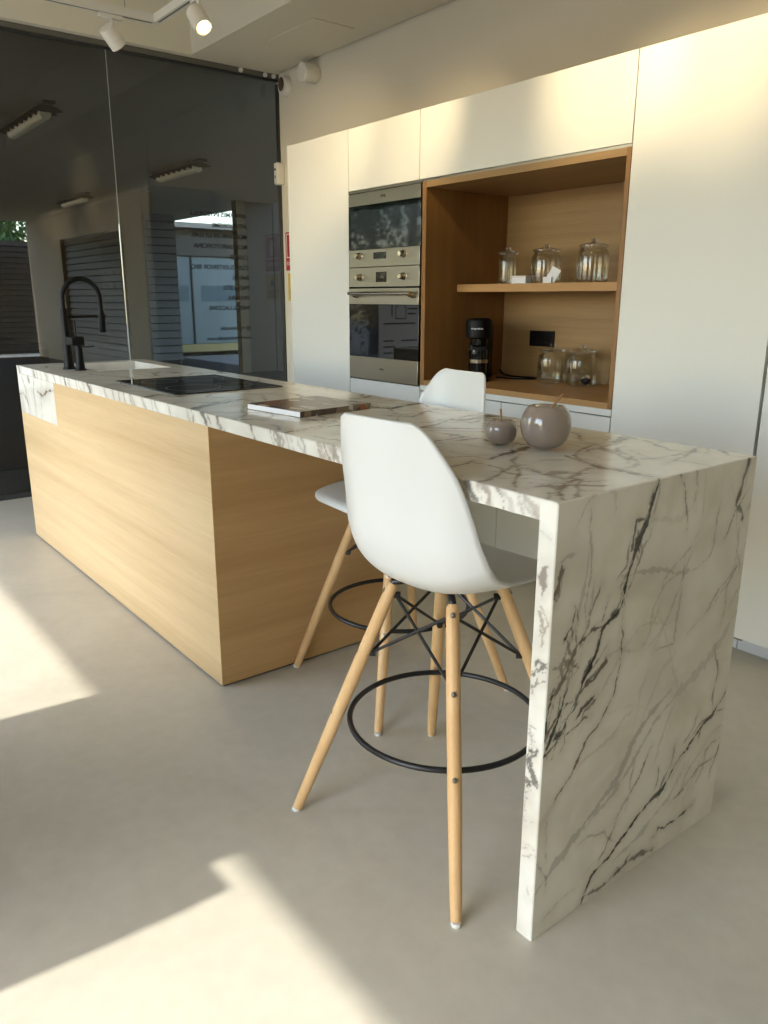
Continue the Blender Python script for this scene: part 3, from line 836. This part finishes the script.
t = unit('oven_cabinet', 'white cabinet column housing the two stainless ovens')
cb = bmesh.new()
for lo, hi in (((C1+.001, D+FT+.002, .075), (C2-.001, YK, .795)), ((C1+.001, D+FT+.002, CB+.01), (C2-.0215, YK, CT-.002)),
               ((C1+.001, YK-.012, .795), (C2-.001, YK, CB+.004))):
    add_box(cb, lo, hi)
link_mesh('carcass', cb, CARCASS_SHADED, t)
box('seam_shade_strip', (C1-G+.0002, D+.0025, .42), (C1+G-.0002, D+FT, CT-.001), SHADOWGAP, t)  # dark strip added in the gap, paints the seam's shadow line
box('flap_door', (C1+G, D, CB+.003), (C2-.024-G, D+FT, CT), WHITE, t, .0012)
box('drawer_front', (C1+G, D, .42), (C2-G, D+FT, .8055), WHITE, t, .0012)
box('drawer_front', (C1+G, D, .078), (C2-G, D+FT, .416), WHITE, t, .0012)
box('grip_rail', (C1+G, D+.004, CB-.010), (C2-G, D+FT, CB+.0015), STEEL, t)
box('plinth', (C1, D+.058, 0), (C2-.001, D+.075, .074), PLINTH, t)

def knob(parent, x, z, yf):
    k = bmesh.new()
    add_lathe(k, [(0, .030), (.0115, .030), (.014, .027), (.0145, .010), (.019, .004), (.020, 0), (0, 0)], 24, axis_matrix((x, yf, z), (0, -1, 0)))
    o = smooth_angle(link_mesh('knob', k, CHROME, parent), 35)
    return o
OX0, OX1 = C1+.004, -3.0135
OW = OX1-OX0
# upper compact oven
u = thing('microwave_oven', 'upper built-in stainless compact oven with dark reflecting glass door', 'oven', (OX0, D+.016, 0))
Z0, Z1 = 1.3935, 1.7605
box('body', (.006, .012, Z0+.002), (OW-.006, .42, Z1-.004), MATTBLACK, u)
box('door_glass', (0, -.018, 1.481), (OW+.001, .010, 1.6990), OVENGLASS, u, .0012)
box('top_trim', (0, -.018, 1.6993), (OW-.006, .010, Z1), STEEL, u, .0012)
pn = box('control_panel', (0, -.018, Z0), (OW-.006, .010, 1.4807), STEEL, u, .0012)
box('display', (.216, -.0192, 1.431), (.322, -.0181, 1.464), OVENGLASS, pn)
knob(pn, .095, 1.449, -.018); knob(pn, .462, 1.449, -.018)
text('lettering', 'smeg', .020, Matrix(((1, 0, 0, .275), (0, 0, -1, -.0183), (0, 1, 0, 1.728), (0, 0, 0, 1))), MATTBLACK, u)
# lower oven
w = thing('oven', 'lower built-in stainless oven with bar handle and wide dark glass door', 'oven', (OX0, D+.016, 0))
box('body', (.006, .012, .815), (OW-.006, .52, 1.386), MATTBLACK, w)
pn = box('control_panel', (0, -.018, 1.293), (OW-.006, .010, 1.391), STEEL, w, .0012)
box('display', (.238, -.0192, 1.316), (.325, -.0181, 1.367), OVENGLASS, pn)
knob(pn, .098, 1.342, -.018); knob(pn, .462, 1.342, -.018)
dr = box('door', (0, -.020, .811), (OW-.006, .010, .9295), STEEL, w, .0012)
box('door_rail', (0, -.020, 1.2050), (OW-.006, .010, 1.286), STEEL, w, .0012)
box('door_glass', (0, -.020, .9298), (OW-.004, .010, 1.2047), OVENGLASS, w, .0012)
hn = bmesh.new()
add_tube(hn, [(.056, -.064, 1.260), (OW-.022, -.064, 1.260)], .0095, 16)
for hx_ in (.080, OW-.042):
    add_tube(hn, [(hx_, -.021, 1.246), (hx_, -.050, 1.250), (hx_, -.062, 1.257)], [.012, .009, .009], 12)
smooth_angle(link_mesh('handle', hn, CHROME, w), 40)
text('lettering', 'smeg', .016, Matrix(((1, 0, 0, .27), (0, 0, -1, -.0203), (0, 1, 0, .868), (0, 0, 0, 1))), MATTBLACK, w)

# open oak niche
n = thing('niche_shelf_unit', 'open oak niche between the ovens and the tall cabinet, with one shelf', 'shelf unit', (0, 0, 0))
NX0, NX1, NZ0, NZ1 = C2+.0005, C3-.0005, .8166, 1.7655
NT = .024
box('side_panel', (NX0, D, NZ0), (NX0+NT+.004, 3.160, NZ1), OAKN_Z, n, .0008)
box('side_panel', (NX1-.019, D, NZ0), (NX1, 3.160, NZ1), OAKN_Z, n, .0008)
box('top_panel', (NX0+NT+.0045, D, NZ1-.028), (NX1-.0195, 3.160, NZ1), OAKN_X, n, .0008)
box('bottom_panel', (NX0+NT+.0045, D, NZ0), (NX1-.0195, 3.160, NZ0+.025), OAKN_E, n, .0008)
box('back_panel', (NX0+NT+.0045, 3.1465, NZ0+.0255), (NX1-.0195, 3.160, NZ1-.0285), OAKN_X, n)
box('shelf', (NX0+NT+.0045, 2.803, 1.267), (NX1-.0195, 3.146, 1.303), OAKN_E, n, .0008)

t = unit('flap_cabinet', 'wide white wall cabinet above the oak niche')
box('carcass', (C2-.020, D+FT+.002, CB+.006), (C3-.001, YK, CT-.002), CARCASS_SHADED, t)
box('flap_door', (C2-.024+G, D, CB+.003), (C3-G, D+FT, CT), WHITE, t, .0012)
box('grip_rail', (C2+.001, D+.004, NZ1+.0005), (C3-G, D+FT, CB+.0015), STEEL, t)

t = unit('base_cabinet', 'low white base cabinet with two fronts under the oak niche')
box('carcass', (C2+.001, D+FT+.012, .075), (C3-.001, YK, .782), CARCASS_SHADED, t)
box('top_rail', (C2+.001, D+.001, .7900), (C3-.001, YK, NZ0-.0008), WHITE, t, .001)
box('drawer_front', (C2+G, D, .40), (-2.4445-G, D+FT, .7855), WHITE, t, .0012)
box('drawer_front', (-2.4445+G, D, .40), (C3-G, D+FT, .7855), WHITE, t, .0012)
box('drawer_front', (C2+G, D, .078), (-2.4445-G, D+FT, .396), WHITE, t, .0012)
box('drawer_front', (-2.4445+G, D, .078), (C3-G, D+FT, .396), WHITE, t, .0012)
box('plinth', (C2+.001, D+.058, 0), (C3-.001, D+.075, .074), PLINTH, t)

t = unit('tall_cabinet', 'wide tall white cabinet directly right of the oak niche')
box('carcass', (C3+.002, D+FT+.002, .075), (C4-.001, YK, CT-.002), CARCASS_SHADED, t)
box('door', (C3+G, D, .066), (C4-G, D+FT, CT), WHITE, t, .0012)
box('plinth', (C3, D+.058, 0), (C4-.001, D+.075, .064), PLINTH, t)
t = unit('tall_cabinet', 'tall white cabinet at the right edge of the photo, beyond the marble end')
box('carcass', (C4+.006, D+FT+.002, .075), (-.62, YK, CT-.002), CARCASS_SHADED, t)
box('door', (C4+.0085, D, .066), (-.62, D+FT, CT), WHITE, t, .0012)
box('plinth', (C4+.002, D+.058, 0), (-.62, D+.075, .064), PLINTH, t)
box('hinge', (C4+.012, D+.002, .0595), (C4+.040, D+.018, .0655), ALU, t)

# ------------------------------------------------------------------ things in the niche
def jar(label, x, y, z, R, H, group, lidR=None):
    t = thing('glass_jar', label, 'jar', (x, y, z), 0, group)
    th = .0028; bh = H*.80; nr = R*.80
    outp = [(0, .0004), (R*.90, .0004), (R*.985, .006), (R, .016), (R, bh*.72), (R*.985, bh*.80), (R*.92, bh*.90), (nr*1.03, bh*.955), (nr, bh*.975), (nr*1.06, bh)]
    inn = [(nr-th*.6, bh), (nr-th, bh*.97), (R*.92-th, bh*.89), (R-th, bh*.72), (R-th, .018), (R*.92, .007), (0, .006)]
    lathe('body', outp+inn, JAR, t, 40, None, 60)
    lr = lidR or R*.90
    lid = lathe('lid', [(0, bh+.0008), (lr*.85, bh+.0008), (lr, bh+.003), (lr, bh+.010), (lr*.93, bh+.0135), (lr*.45, bh+.020), (.010, bh+.024), (0, bh+.024)], JARLID, t, 40, None, 50)
    lathe('knob', [(0, bh+.0243), (.007, bh+.0243), (.0075, H-.018), (.014, H-.010), (.0145, H-.004), (.011, H), (0, H)], JARLID, lid, 24, None, 50)
    return t
ZS, ZN = 1.3035, NZ0+.0255
jar('slim clear glass jar, leftmost on the upper niche shelf', -2.802, 2.975, ZS, .043, .175, 'glass jars on the upper shelf', .050)
jar('round clear glass jar, middle of three on the upper niche shelf, behind the leaning card', -2.567, 2.985, ZS, .071, .178, 'glass jars on the upper shelf')
jar('round clear glass jar, rightmost on the upper niche shelf', -2.276, 2.955, ZS, .070, .186, 'glass jars on the upper shelf')
jar('round clear glass jar on the niche floor, left of its pair below the socket', -2.522, 3.015, ZN, .0705, .185, 'glass jars on the niche floor')
j5 = jar('round clear glass jar on the niche floor, right of its pair, dark lump inside it', -2.357, 3.030, ZN, .0710, .185, 'glass jars on the niche floor')
# dark lump in the right-hand jar
lm = bmesh.new(); bmesh.ops.create_icosphere(lm, subdivisions=3, radius=.021)
for v in lm.verts:
    k = 1+.16*math.sin(v.co.x*190+1)*math.cos(v.co.y*160)+.1*math.sin(v.co.z*230)
    v.co = Vector((v.co.x*1.15*k, v.co.y*k, v.co.z*.72*k))
zmin = min(v.co.z for v in lm.verts)
for v in lm.verts: v.co.z -= zmin
tag(link_mesh('coffee_capsule', lm, plain('dark_foil', (22, 20, 30), .3, noise=.1), None, True, (-2.306, 3.004, ZN+.0066)),
    'small dark lump lying inside the right lower glass jar', 'capsule')
# cards on the shelf
cd = thing('card_box', 'small flat white box on the upper niche shelf between the slim and the middle jar', 'box', (-2.642, 2.90, ZS), .05)
box('tray', (-.042, -.018, .0003), (.042, .022, .026), PAPER, cd, .001)
box('lid', (-.043, -.019, .0263), (.043, .023, .036), WPLAST, cd, .001)
cl = thing('price_card', 'white folded card leaning against the middle upper jar', 'card', (-2.462, 2.895, ZS), .1)
pc = bmesh.new(); add_box(pc, (-.026, -.001, 0), (.026, .0008, .062), 0, 1, Matrix.Rotation(math.radians(-14), 4, 'X') @ Matrix.Rotation(math.radians(24), 4, 'Y'))
zmn = min(v.co.z for v in pc.verts)
for v in pc.verts: v.co.z += .0006-zmn
link_mesh('front_leaf', pc, PAPER, cl)
box('base_leaf', (-.030, -.012, .0003), (.016, -.006, .028), PAPER, cl)

# coffee machine
cm = thing('coffee_machine', 'slim black capsule coffee machine at the left of the niche floor', 'coffee machine', (-2.788, 2.775, ZN), .66)
HM = .302
bd = bmesh.new(); add_box(bd, (-.052, .02, .0005), (.052, .20, HM-.012), .022, 4)
smooth_angle(link_mesh('body', bd, MATTBLACK, cm), 40)
lathe('brew_head', [(0, HM-.098), (.050, HM-.098), (.062, HM-.090), (.065, HM-.06), (.065, HM-.022), (.060, HM-.008), (.045, HM), (0, HM)], MATTBLACK, cm, 40, Matrix.Translation((0, .012, 0)))
lathe('spout', [(0, HM-.135), (.030, HM-.135), (.044, HM-.125), (.046, HM-.098), (0, HM-.098)], OVENGLASS, cm, 32, Matrix.Translation((0, .012, 0)))
lathe('column', [(0, .012), (.046, .012), (.046, .15), (0, .15)], OVENGLASS, cm, 32, Matrix.Translation((0, .016, 0)))
lathe('chrome_band', [(.0465, .088), (.050, .089), (.050, .106), (.0465, .107)], CHROME, cm, 32, Matrix.Translation((0, .014, 0)), 35, True)
lathe('drip_tray', [(0, .0004), (.056, .0004), (.058, .004), (.058, .012), (0, .014)], MATTBLACK, cm, 32, Matrix.Translation((0, .0, 0)))
text('lettering', 'nespresso', .0145, Matrix(((1, 0, 0, 0), (0, 0, -1, -.0542), (0, 1, 0, HM-.052), (0, 0, 0, 1))), WINK, cm, 'CENTER')
cbl = [(-2.90, 3.05, ZN+.034), (-2.88, 3.06, ZN+.012), (-2.84, 3.07, ZN+.0045), (-2.77, 3.078, ZN+.0045), (-2.690, 3.098, ZN+.0045), (-2.665, 3.05, ZN+.0045),
       (-2.71, 2.995, ZN+.0045), (-2.77, 2.965, ZN+.0045), (-2.83, 2.955, ZN+.0045)]
cc = [tuple(p) for p in catmull(cbl, 50)]
tube('cord', [tuple(Vector(p)) for p in cc], .0042, MATTBLACK, None, 8)
tag(bpy.data.objects['cord'], 'black power cord looped on the niche floor beside the coffee machine', 'cord')
so = thing('wall_socket', 'black double wall socket on the back of the oak niche above the two lower jars', 'socket', (-2.702, 3.1462, 1.040))
box('plate', (-.080, -.010, -.039), (.080, -.0003, .039), MATTBLACK, so, .004)
for sx in (-.038, .038):
    lathe('socket_well', [(.019, 0), (.021, 0), (.021, .003), (.019, .003)], MATTBLACK, so, 24, axis_matrix((sx, -.0102, 0), (0, -1, 0)), 35, True)

# ------------------------------------------------------------------ wall and ceiling fittings
sp_ = thing('wall_spotlight', 'white cylindrical fitting sticking out of the wall above the leftmost cabinet', 'wall light', (-4.745, YW, 2.642))
lathe('body', [(0, .0), (.055, .0), (.057, .004), (.057, .108), (.053, .113), (0, .110)], WPLAST, sp_, 36, axis_matrix((0, -.012, 0), (0, -1, 0)))
lathe('mount', [(0, 0), (.045, 0), (.045, .0118), (0, .0118)], WPLAST, sp_, 30, axis_matrix((0, -.0002, 0), (0, -1, 0)))
sr = thing('siren', 'round white wall siren with brown grille high in the corner by the glass partition', 'siren', (-5.115, YW, 2.640))
lathe('housing', [(0, 0), (.058, 0), (.063, .006), (.061, .036), (.053, .046), (0, .048)], WPLAST, sr, 40, axis_matrix((0, -.0003, 0), (0, -1, 0)))
lathe('wall_mount', [(0, 0), (.05, 0), (.05, .0002), (0, .0002)], WPLAST, sr, 24, axis_matrix((0, 0, 0), (0, -1, 0)))
gm = Matrix.Diagonal((.86, 1.0, 1, 1))
lathe('grille', [(0, .004), (.038, .003), (.044, .0005), (0, 0)], plain('brown_grille', (84, 70, 54), .7, noise=.2, scale=300), sr, 36,
      axis_matrix((-.006, -.0485, .010), (0, -1, 0)) @ gm)
al = thing('alarm_sensor', 'small white alarm sensor box on the wall edge beside the glass partition', 'sensor', (-5.214, YW, 2.090))
box('case', (-.028, -.060, -.074), (.030, -.0005, .074), WPLAST, al, .014, 4)
lathe('lens', [(0, .003), (.008, .002), (.010, 0), (0, 0)], MATTBLACK, al, 20, axis_matrix((-.002, -.0602, .028), (0, -1, 0)))
box('slot', (-.010, -.0612, -.030), (.006, -.0602, -.012), ALU, al)
fs = thing('fire_sign', 'red fire extinguisher sign on the wall strip left of the cabinets', 'sign', (-5.195, YW-.0003, 1.43))
box('plate', (0, -.003, 0), (.205, -.0002, .265), REDM, fs)
fm = bmesh.new()
add_box(fm, (.012, -.0036, .088), (.193, -.0031, .094)); add_box(fm, (.012, -.0036, .248), (.193, -.0031, .254))
add_box(fm, (.012, -.0036, .088), (.018, -.0031, .254)); add_box(fm, (.187, -.0036, .088), (.193, -.0031, .254))
add_box(fm, (.085, -.0036, .110), (.125, -.0031, .20), .0002); add_box(fm, (.095, -.0036, .20), (.115, -.0031, .222)); add_box(fm, (.06, -.0036, .205), (.098, -.0031, .213))
add_box(fm, (.058, -.0036, .15), (.066, -.0031, .213))
link_mesh('pictogram', fm, WINK, fs)
text('lettering', 'EXTINTOR', .037, Matrix(((1, 0, 0, .010), (0, 0, -1, -.0034), (0, 1, 0, .036), (0, 0, 0, 1))), WINK, fs)
ys_ = thing('warning_sign', 'yellow notice on the wall strip under the red fire sign', 'sign', (-5.175, YW-.0003, 1.215))
box('plate', (0, -.003, 0), (.185, -.0002, .195), YELM, ys_)
ym = bmesh.new(); add_prism(ym, [(-.035, 0), (.035, 0), (0, .06)], axis_matrix((.092, -.0031, .105), (0, -1, 0), (1, 0, 0)), .0005)
for k in range(4): add_box(ym, (.02, -.0036, .020+.018*k), (.165-.02*(k % 2), -.0031, .027+.018*k))
link_mesh('print', ym, INK, ys_)

# track light: an L-shaped rail hung from the ceiling, two heads in view
TZ = 2.5
tk = thing('lighting_track', 'white L-shaped ceiling lighting track hung in the top left', 'light track', (-3.95, 1.73, TZ))
tb = bmesh.new(); add_box(tb, (-.018, -2.2, -.017), (.018, .018, .017)); add_box(tb, (.018, -.018, -.017), (2.9, .018, .017))
link_mesh('rail', tb, WPLAST, tk)
ts = bmesh.new(); add_box(ts, (-.005, -2.19, -.0178), (.005, -.02, -.0171)); add_box(ts, (.03, -.005, -.0178), (2.89, .005, -.0171))
link_mesh('slot', ts, ALU, tk)
for p in ((.008, -.150), (.9, 0), (2.4, 0), (0, -1.5)):
    tube('wire', [(p[0], p[1], .0172), (p[0], p[1], ZC-TZ-.0005)], .0016, ALU, tk, 6)
def head(label, x, y, target, lit, L_=.15, R_=.047):
    h = thing('spotlight_head', label, 'spotlight', (x, y, TZ-.018), 0, 'track spotlights')
    z = Vector(target)-Vector((x, y, TZ-.10)); z.normalize()
    box('adapter', (-.013, -.055, -.016), (.013, .055, -.0003), WPLAST, h, .002) if abs(x+3.95) < .05 else box('adapter', (-.055, -.013, -.016), (.055, .013, -.0003), WPLAST, h, .002)
    tube('pivot', [(0, 0, -.016), (0, 0, -.055)], .008, WPLAST, h, 12)
    c = Vector((0, 0, -.085)); M = axis_matrix(c-z*L_*.45, z)
    b = lathe('barrel', [(0, 0), (R_-.004, 0), (R_, .004), (R_, L_-.034), (R_-.001, L_-.033), (R_-.001, L_-.031), (R_, L_-.030), (R_, L_), (R_-.008, L_), (R_-.010, L_-.012), (0, L_-.012)], WPLAST, h, 36, M)
    lathe('lens', [(0, L_-.0115), (R_-.012, L_-.0115), (R_-.014, L_-.006), (0, L_-.002)], LAMPGLOW if lit else CHROME, h, 30, M)
    if lit:
        ld = bpy.data.lights.new('spot_beam', 'SPOT'); ld.energy = lit; ld.color = (1, .78, .46)
        ld.spot_size = math.radians(52); ld.spot_blend = 1; ld.shadow_soft_size = .03
        lo = bpy.data.objects.new('spot_beam', ld); COL.objects.link(lo); lo.parent = h
        lo.matrix_local = axis_matrix(c+z*(L_*.58), -z)
    return h
head('unlit white track spotlight hanging from the left arm of the track', -3.958, 1.515, (-4.26, 2.40, 1.52), 0, .092, .039)
LIT = 25
head('lit white track spotlight near the top edge of the photo', -3.50, 1.73, (-2.80, 1.78, 1.6), LIT*.6, .102, .041)
head('white track spotlight out of view, aimed at the leftmost cabinet', -2.82, 1.73, (-4.0, 2.6, 2.0), LIT*1.5)
head('white track spotlight out of view, aimed at the cabinet over the ovens', -2.60, 1.73, (-3.1, 2.6, 2.02), LIT)
head('white track spotlight out of view, aimed at the cabinet above the niche', -2.00, 1.73, (-2.0, 2.6, 2.03), LIT)
head('white track spotlight out of view, aimed at the wide tall cabinet', -1.60, 1.73, (-1.56, 2.6, 2.05), LIT)
head('white track spotlight out of view, aimed above the right cabinets', -1.15, 1.73, (-1.1, 3.15, 2.42), LIT)

# ------------------------------------------------------------------ beyond the glass: a covered passage and the street
PAVE = plain('brown_paving', (66, 56, 46), .7, spec=.2, noise=.25, scale=3)
PCEIL = plain('passage_ceiling', (184, 174, 150), .8, noise=.05, scale=3)
PWALL = plain('passage_plaster', (112, 102, 84), .8, noise=.06, scale=3)
SLAT = plain('grey_louvre', (84, 86, 88), .5, noise=.06, scale=8)
BROWNSLAT = plain('brown_shutter', (60, 50, 42), .5, noise=.08, scale=8)
STREET = plain('street_paving', (150, 146, 140), .7, noise=.12, scale=2)
struct(box('floor_passage', (-18.2, -5, -.1), (XG-.021, 7.15, 0), PAVE))
struct(box('ground_street', (-40, -30, -.14), (20, 30, -.102), STREET))
struct(box('ceiling_passage', (-18.3, -2.6, 2.75), (XG-.06, 7.15, 2.95), PCEIL))
# plaster wall along the passage with a wide shutter opening
pw = bmesh.new()
add_box(pw, (-18.3, 4.83, 0), (-16.07, 5.0, 2.749)); add_box(pw, (-12.93, 4.83, 0), (-12.02, 5.0, 2.749)); add_box(pw, (-16.07, 4.83, 2.285), (-12.93, 5.0, 2.749))
struct(link_mesh('wall_passage', pw, PWALL))
def slats(name, label, lo, hi, axis, m, pitch=.115):
    t = thing(name, label, 'shutter', (lo[0], lo[1], lo[2]))
    n_ = int((hi[2]-lo[2])/pitch); b = bmesh.new(); dx, dy = hi[0]-lo[0], hi[1]-lo[1]
    for k in range(n_):
        z = k*pitch
        if axis == 0: add_prism(b, [(0, z), (.035, z+.01), (.012, z+pitch-.006), (0, z+pitch-.006)], Matrix(((0, 0, 1, 0), (-1, 0, 0, 0), (0, 1, 0, 0), (0, 0, 0, 1))), dx)
        else: add_prism(b, [(0, z), (.035, z+.01), (.012, z+pitch-.006), (0, z+pitch-.006)], Matrix(((1, 0, 0, 0), (0, 0, -1, dy), (0, 1, 0, 0), (0, 0, 0, 1))), dy)
    link_mesh('slats', b, m, t)
    if axis == 0: box('backing', (0, .001, 0), (dx, .02, n_*pitch), MATTBLACK, t)
    else: box('backing', (-.02, 0, 0), (-.001, dy, n_*pitch), MATTBLACK, t)
    return t
slats('roller_shutter', 'brown slatted roller shutter filling the dark opening behind the glass and the tap', (-16.06, 4.92, .005), (-12.94, 4.92, 2.285), 0, BROWNSLAT, .1138)
ls = slats('louvre_screen', 'grey slatted louvre screen standing behind the glass, right of the tap', (-12.0, 4.84, .27), (-12.0, 5.33, 2.46), 1, SLAT)
for yy in (.04, .42): box('post', (-.02, yy, -.269), (-.001, yy+.04, -.0005), MATTBLACK, ls)
slats('louvre_screen', 'dark slatted screen far left beyond the glass partition', (-19.2, 3.4, .0), (-19.2, 6.6, 2.46), 1, BROWNSLAT)
struct(box('wall_passage_end', (-17.5, 7.151, 0), (-17.2, 7.6, 2.75), PWALL))
def strip_light(label, x0, x1, y):
    t = thing('ceiling_light', label, 'ceiling light', ((x0+x1)/2, y, 2.75), 0, 'strip lights in the passage')
    h = (x1-x0)/2; b = bmesh.new()
    add_box(b, (-h, -.05, -.02), (h, .05, -.0005))
    for k in range(9):
        x = -h+2*h*(k+.5)/9
        add_prism(b, [(-.12, -.035), (-.06, 0), (.06, 0), (.12, -.035), (.055, -.05), (-.055, -.05)], Matrix(((0, 0, 1, x), (1, 0, 0, 0), (0, 1, 0, -.03), (0, 0, 0, 1))), .012)
    link_mesh('louvre', b, BROWNSLAT, t)
    tube('tube', [(-h*.80, 0, -.080), (h*.80, 0, -.080)], .046, plain('strip_tube', (250, 240, 208), .4), t, 12)
    return t
strip_light('strip light on the passage ceiling seen through the glass, nearest and largest', -8.35, -7.05, 2.145)
strip_light('strip light on the passage ceiling seen through the glass, right of the pane joint', -10.20, -8.82, 4.32)
strip_light('strip light on the passage ceiling seen through the glass, farthest left', -13.9, -12.6, 4.26)
# blue-grey shopfront across the yard
sf = thing('shop_building', 'pale blue glazed shopfront with brown fascia far behind the lettered glass', 'building', (-17.6, 8.9, 0))
SFB = plain('blue_grey_glass', (128, 146, 148), .3, noise=.12, scale=1.5)
box('wall', (-2, -1.9, 0), (-.06, 4, 2.75), PWALL, sf)
box('fascia', (-.06, -1.9, 2.16), (.05, 4, 2.60), plain('brown_fascia', (96, 88, 76), .6), sf)
box('eave', (-2.05, -1.9, 2.751), (.25, 4, 2.86), plain('pale_eave', (168, 160, 146), .6), sf)
for y0, y1 in ((-1.85, -.72), (-.70, .55), (.57, 2.0), (2.02, 3.9)):
    fr = box('window', (-.058, y0, .18), (-.02, y1, 2.14), SFB, sf)
    box('mullion', (-.0195, y1-.03, .18), (.01, y1+.01, 2.14), DARKALU, fr)
    box('blind', (-.0195, y0+.2, 1.15), (-.012, y1-.1, 1.5), plain('teal_blind', (96, 118, 122), .5), fr)
box('plinth', (-.06, -1.9, .0), (.06, 4, .17), plain('yellow_stone', (196, 178, 120), .7), sf)
struct(box('trim_7', (-12.2, 6.43, 0), (-12.05, 6.585, 2.749), PWALL))
struct(box('wall_passage_side', (-12.3, 6.60, 0), (-12.15, 7.15, 2.749), BROWNSLAT))
struct(box('wall_yard', (-12.3, 7.16, 0), (-12.15, 9.2, 3.4), BROWNSLAT))

# trees outside, mirrored in the oven glass
LEAF = plain('tree_leaf', (58, 96, 26), .5, noise=.3, scale=4)
BARK = plain('bark', (86, 70, 54), .8, noise=.2)
def tree(label, x, y, h, R, seed):
    r = random.Random(seed)
    t = thing('leafy_tree', label, 'tree', (x, y, -.1), 0, 'trees on the street')
    tube('trunk', [(0, 0, 0), (.05, .03, h*.3), (-.05, .06, h*.6), (0, 0, h*.8)], [.16, .13, .09, .04], BARK, t, 10)
    b = bmesh.new()
    for c in range(95 if x < -20.5 else 44):
        a = r.uniform(0, 2*PI); rad = R*math.sqrt(r.random()); cz = r.uniform(h*.16, h)
        k = 1-.5*abs((cz-h*.55)/(h*.5)); cx, cy = rad*k*math.cos(a), rad*k*math.sin(a)
        for q_ in range(46):
            d = Vector((r.gauss(0, .32), r.gauss(0, .32), r.gauss(0, .26)))
            M = Matrix.Translation(Vector((cx, cy, cz))+d) @ Euler((r.uniform(0, 6), r.uniform(0, 6), r.uniform(0, 6))).to_matrix().to_4x4()
            s = r.uniform(.06, .12)
            vs = [b.verts.new(M @ Vector(p)) for p in ((-s, 0, 0), (0, -s*.45, s*.1), (s, 0, 0), (0, s*.45, s*.1))]
            b.faces.new(vs)
    link_mesh('foliage', b, LEAF, t)
    return t
k = 0
for x, y, h, R in ((-12.2, -5.2, 4.4, 1.35), (-15.6, -6.8, 4.8, 1.5), (-9.3, -5.6, 4.2, 1.2), (-19.5, -8.5, 5.2, 1.6), (-21.2, 4.4, 4.8, 1.2), (-21.8, 7.4, 5.0, 1.4), (-25.6, 5.3, 5.4, 1.2), (-24.9, .6, 5.0, 1.2)):
    tree('leafy street tree outside, glimpsed through and in the glass', x, y, h, R, 100+k); k += 1

# poster on the outside of the partition, mirrored in the oven door
po = thing('poster', 'white paper poster with a house outline on the glass partition, mirrored in the oven door', 'poster', (XG+.001, .645, .69))
box('sheet', (0, 0, 0), (.002, .47, .545), PAPER, po)
pm = bmesh.new()
Mx = Matrix(((0, 0, 1, .0022), (-1, 0, 0, .47), (0, 1, 0, 0), (0, 0, 0, 1)))
def bar(a, b_, w_=.008):
    a, b_ = Vector(a), Vector(b_); d = (b_-a).normalized(); n2 = Vector((-d.y, d.x))*w_/2
    add_prism(pm, [tuple(a-n2), tuple(b_-n2), tuple(b_+n2), tuple(a+n2)], Mx, .0005)
HP = [(.18, .38), (.18, .47), (.235, .52), (.29, .47), (.29, .38), (.18, .38)]
for a, b_ in zip(HP, HP[1:]): bar(a, b_)
for a, b_ in (((.05, .34), (.40, .34)), ((.31, .5), (.42, .5)), ((.31, .46), (.42, .46)), ((.31, .42), (.40, .42)), ((.14, .40), (.14, .52)), ((.05, .2), (.16, .2)), ((.05, .15), (.18, .15)), ((.05, .1), (.15, .1)), ((.24, .2), (.42, .2)), ((.24, .14), (.42, .14))):
    bar(a, b_, .012)
link_mesh('print', pm, INK, po)

# ------------------------------------------------------------------ light
wd = bpy.data.worlds.new('sky'); SC.world = wd; wd.use_nodes = True
nt = wd.node_tree; bg = nt.nodes['Background']
sky = nt.nodes.new('ShaderNodeTexSky'); sky.sky_type = 'NISHITA'; sky.sun_disc = False
sky.sun_elevation = math.radians(47); sky.sun_rotation = math.radians(180); sky.air_density = 1.2; sky.dust_density = 1.0
nt.links.new(sky.outputs[0], bg.inputs['Color']); bg.inputs['Strength'].default_value = SKY
sd = bpy.data.lights.new('sun', 'SUN'); sd.energy = SUN; sd.color = (1, .96, .88); sd.angle = math.radians(.9)
so_ = bpy.data.objects.new('sun', sd); COL.objects.link(so_)
dirv = Vector((.07, 1, -(LINTEL/(.672-(YS-.12))))).normalized()
so_.rotation_euler = (-dirv).to_track_quat('Z', 'Y').to_euler(); so_.location = (-2, -8, 9)

# ------------------------------------------------------------------ camera
cd_ = bpy.data.cameras.new('camera'); cam = bpy.data.objects.new('camera', cd_); COL.objects.link(cam)
cd_.sensor_fit = 'VERTICAL'; cd_.sensor_height = 36; cd_.sensor_width = 27; cd_.lens = 782.926/1024*36
cd_.clip_start = .02; cd_.clip_end = 200
ya, pa, ra = math.radians(51.8204), math.radians(15.2924), math.radians(.1454)
fw = Vector((-math.sin(ya)*math.cos(pa), math.cos(ya)*math.cos(pa), -math.sin(pa)))
rt = Vector((math.cos(ya), math.sin(ya), 0)); up = rt.cross(fw)
r2 = rt*math.cos(ra)+up*math.sin(ra); u2 = up*math.cos(ra)-rt*math.sin(ra)
Mc = Matrix((r2, u2, -fw)).transposed().to_4x4(); Mc.translation = Vector((0, 0, 1.2372))
cam.matrix_world = Mc; SC.camera = cam

SC.view_settings.view_transform = 'Standard'; SC.view_settings.look = 'None'; SC.view_settings.gamma = 1
SC.view_settings.exposure = EXPOSURE; SC.view_settings.use_curve_mapping = False
SC.cycles.max_bounces = 10; SC.cycles.diffuse_bounces = 6; SC.cycles.transparent_max_bounces = 24
SC.cycles.use_denoising = True; SC.cycles.sample_clamp_indirect = 6; SC.cycles.caustics_reflective = False
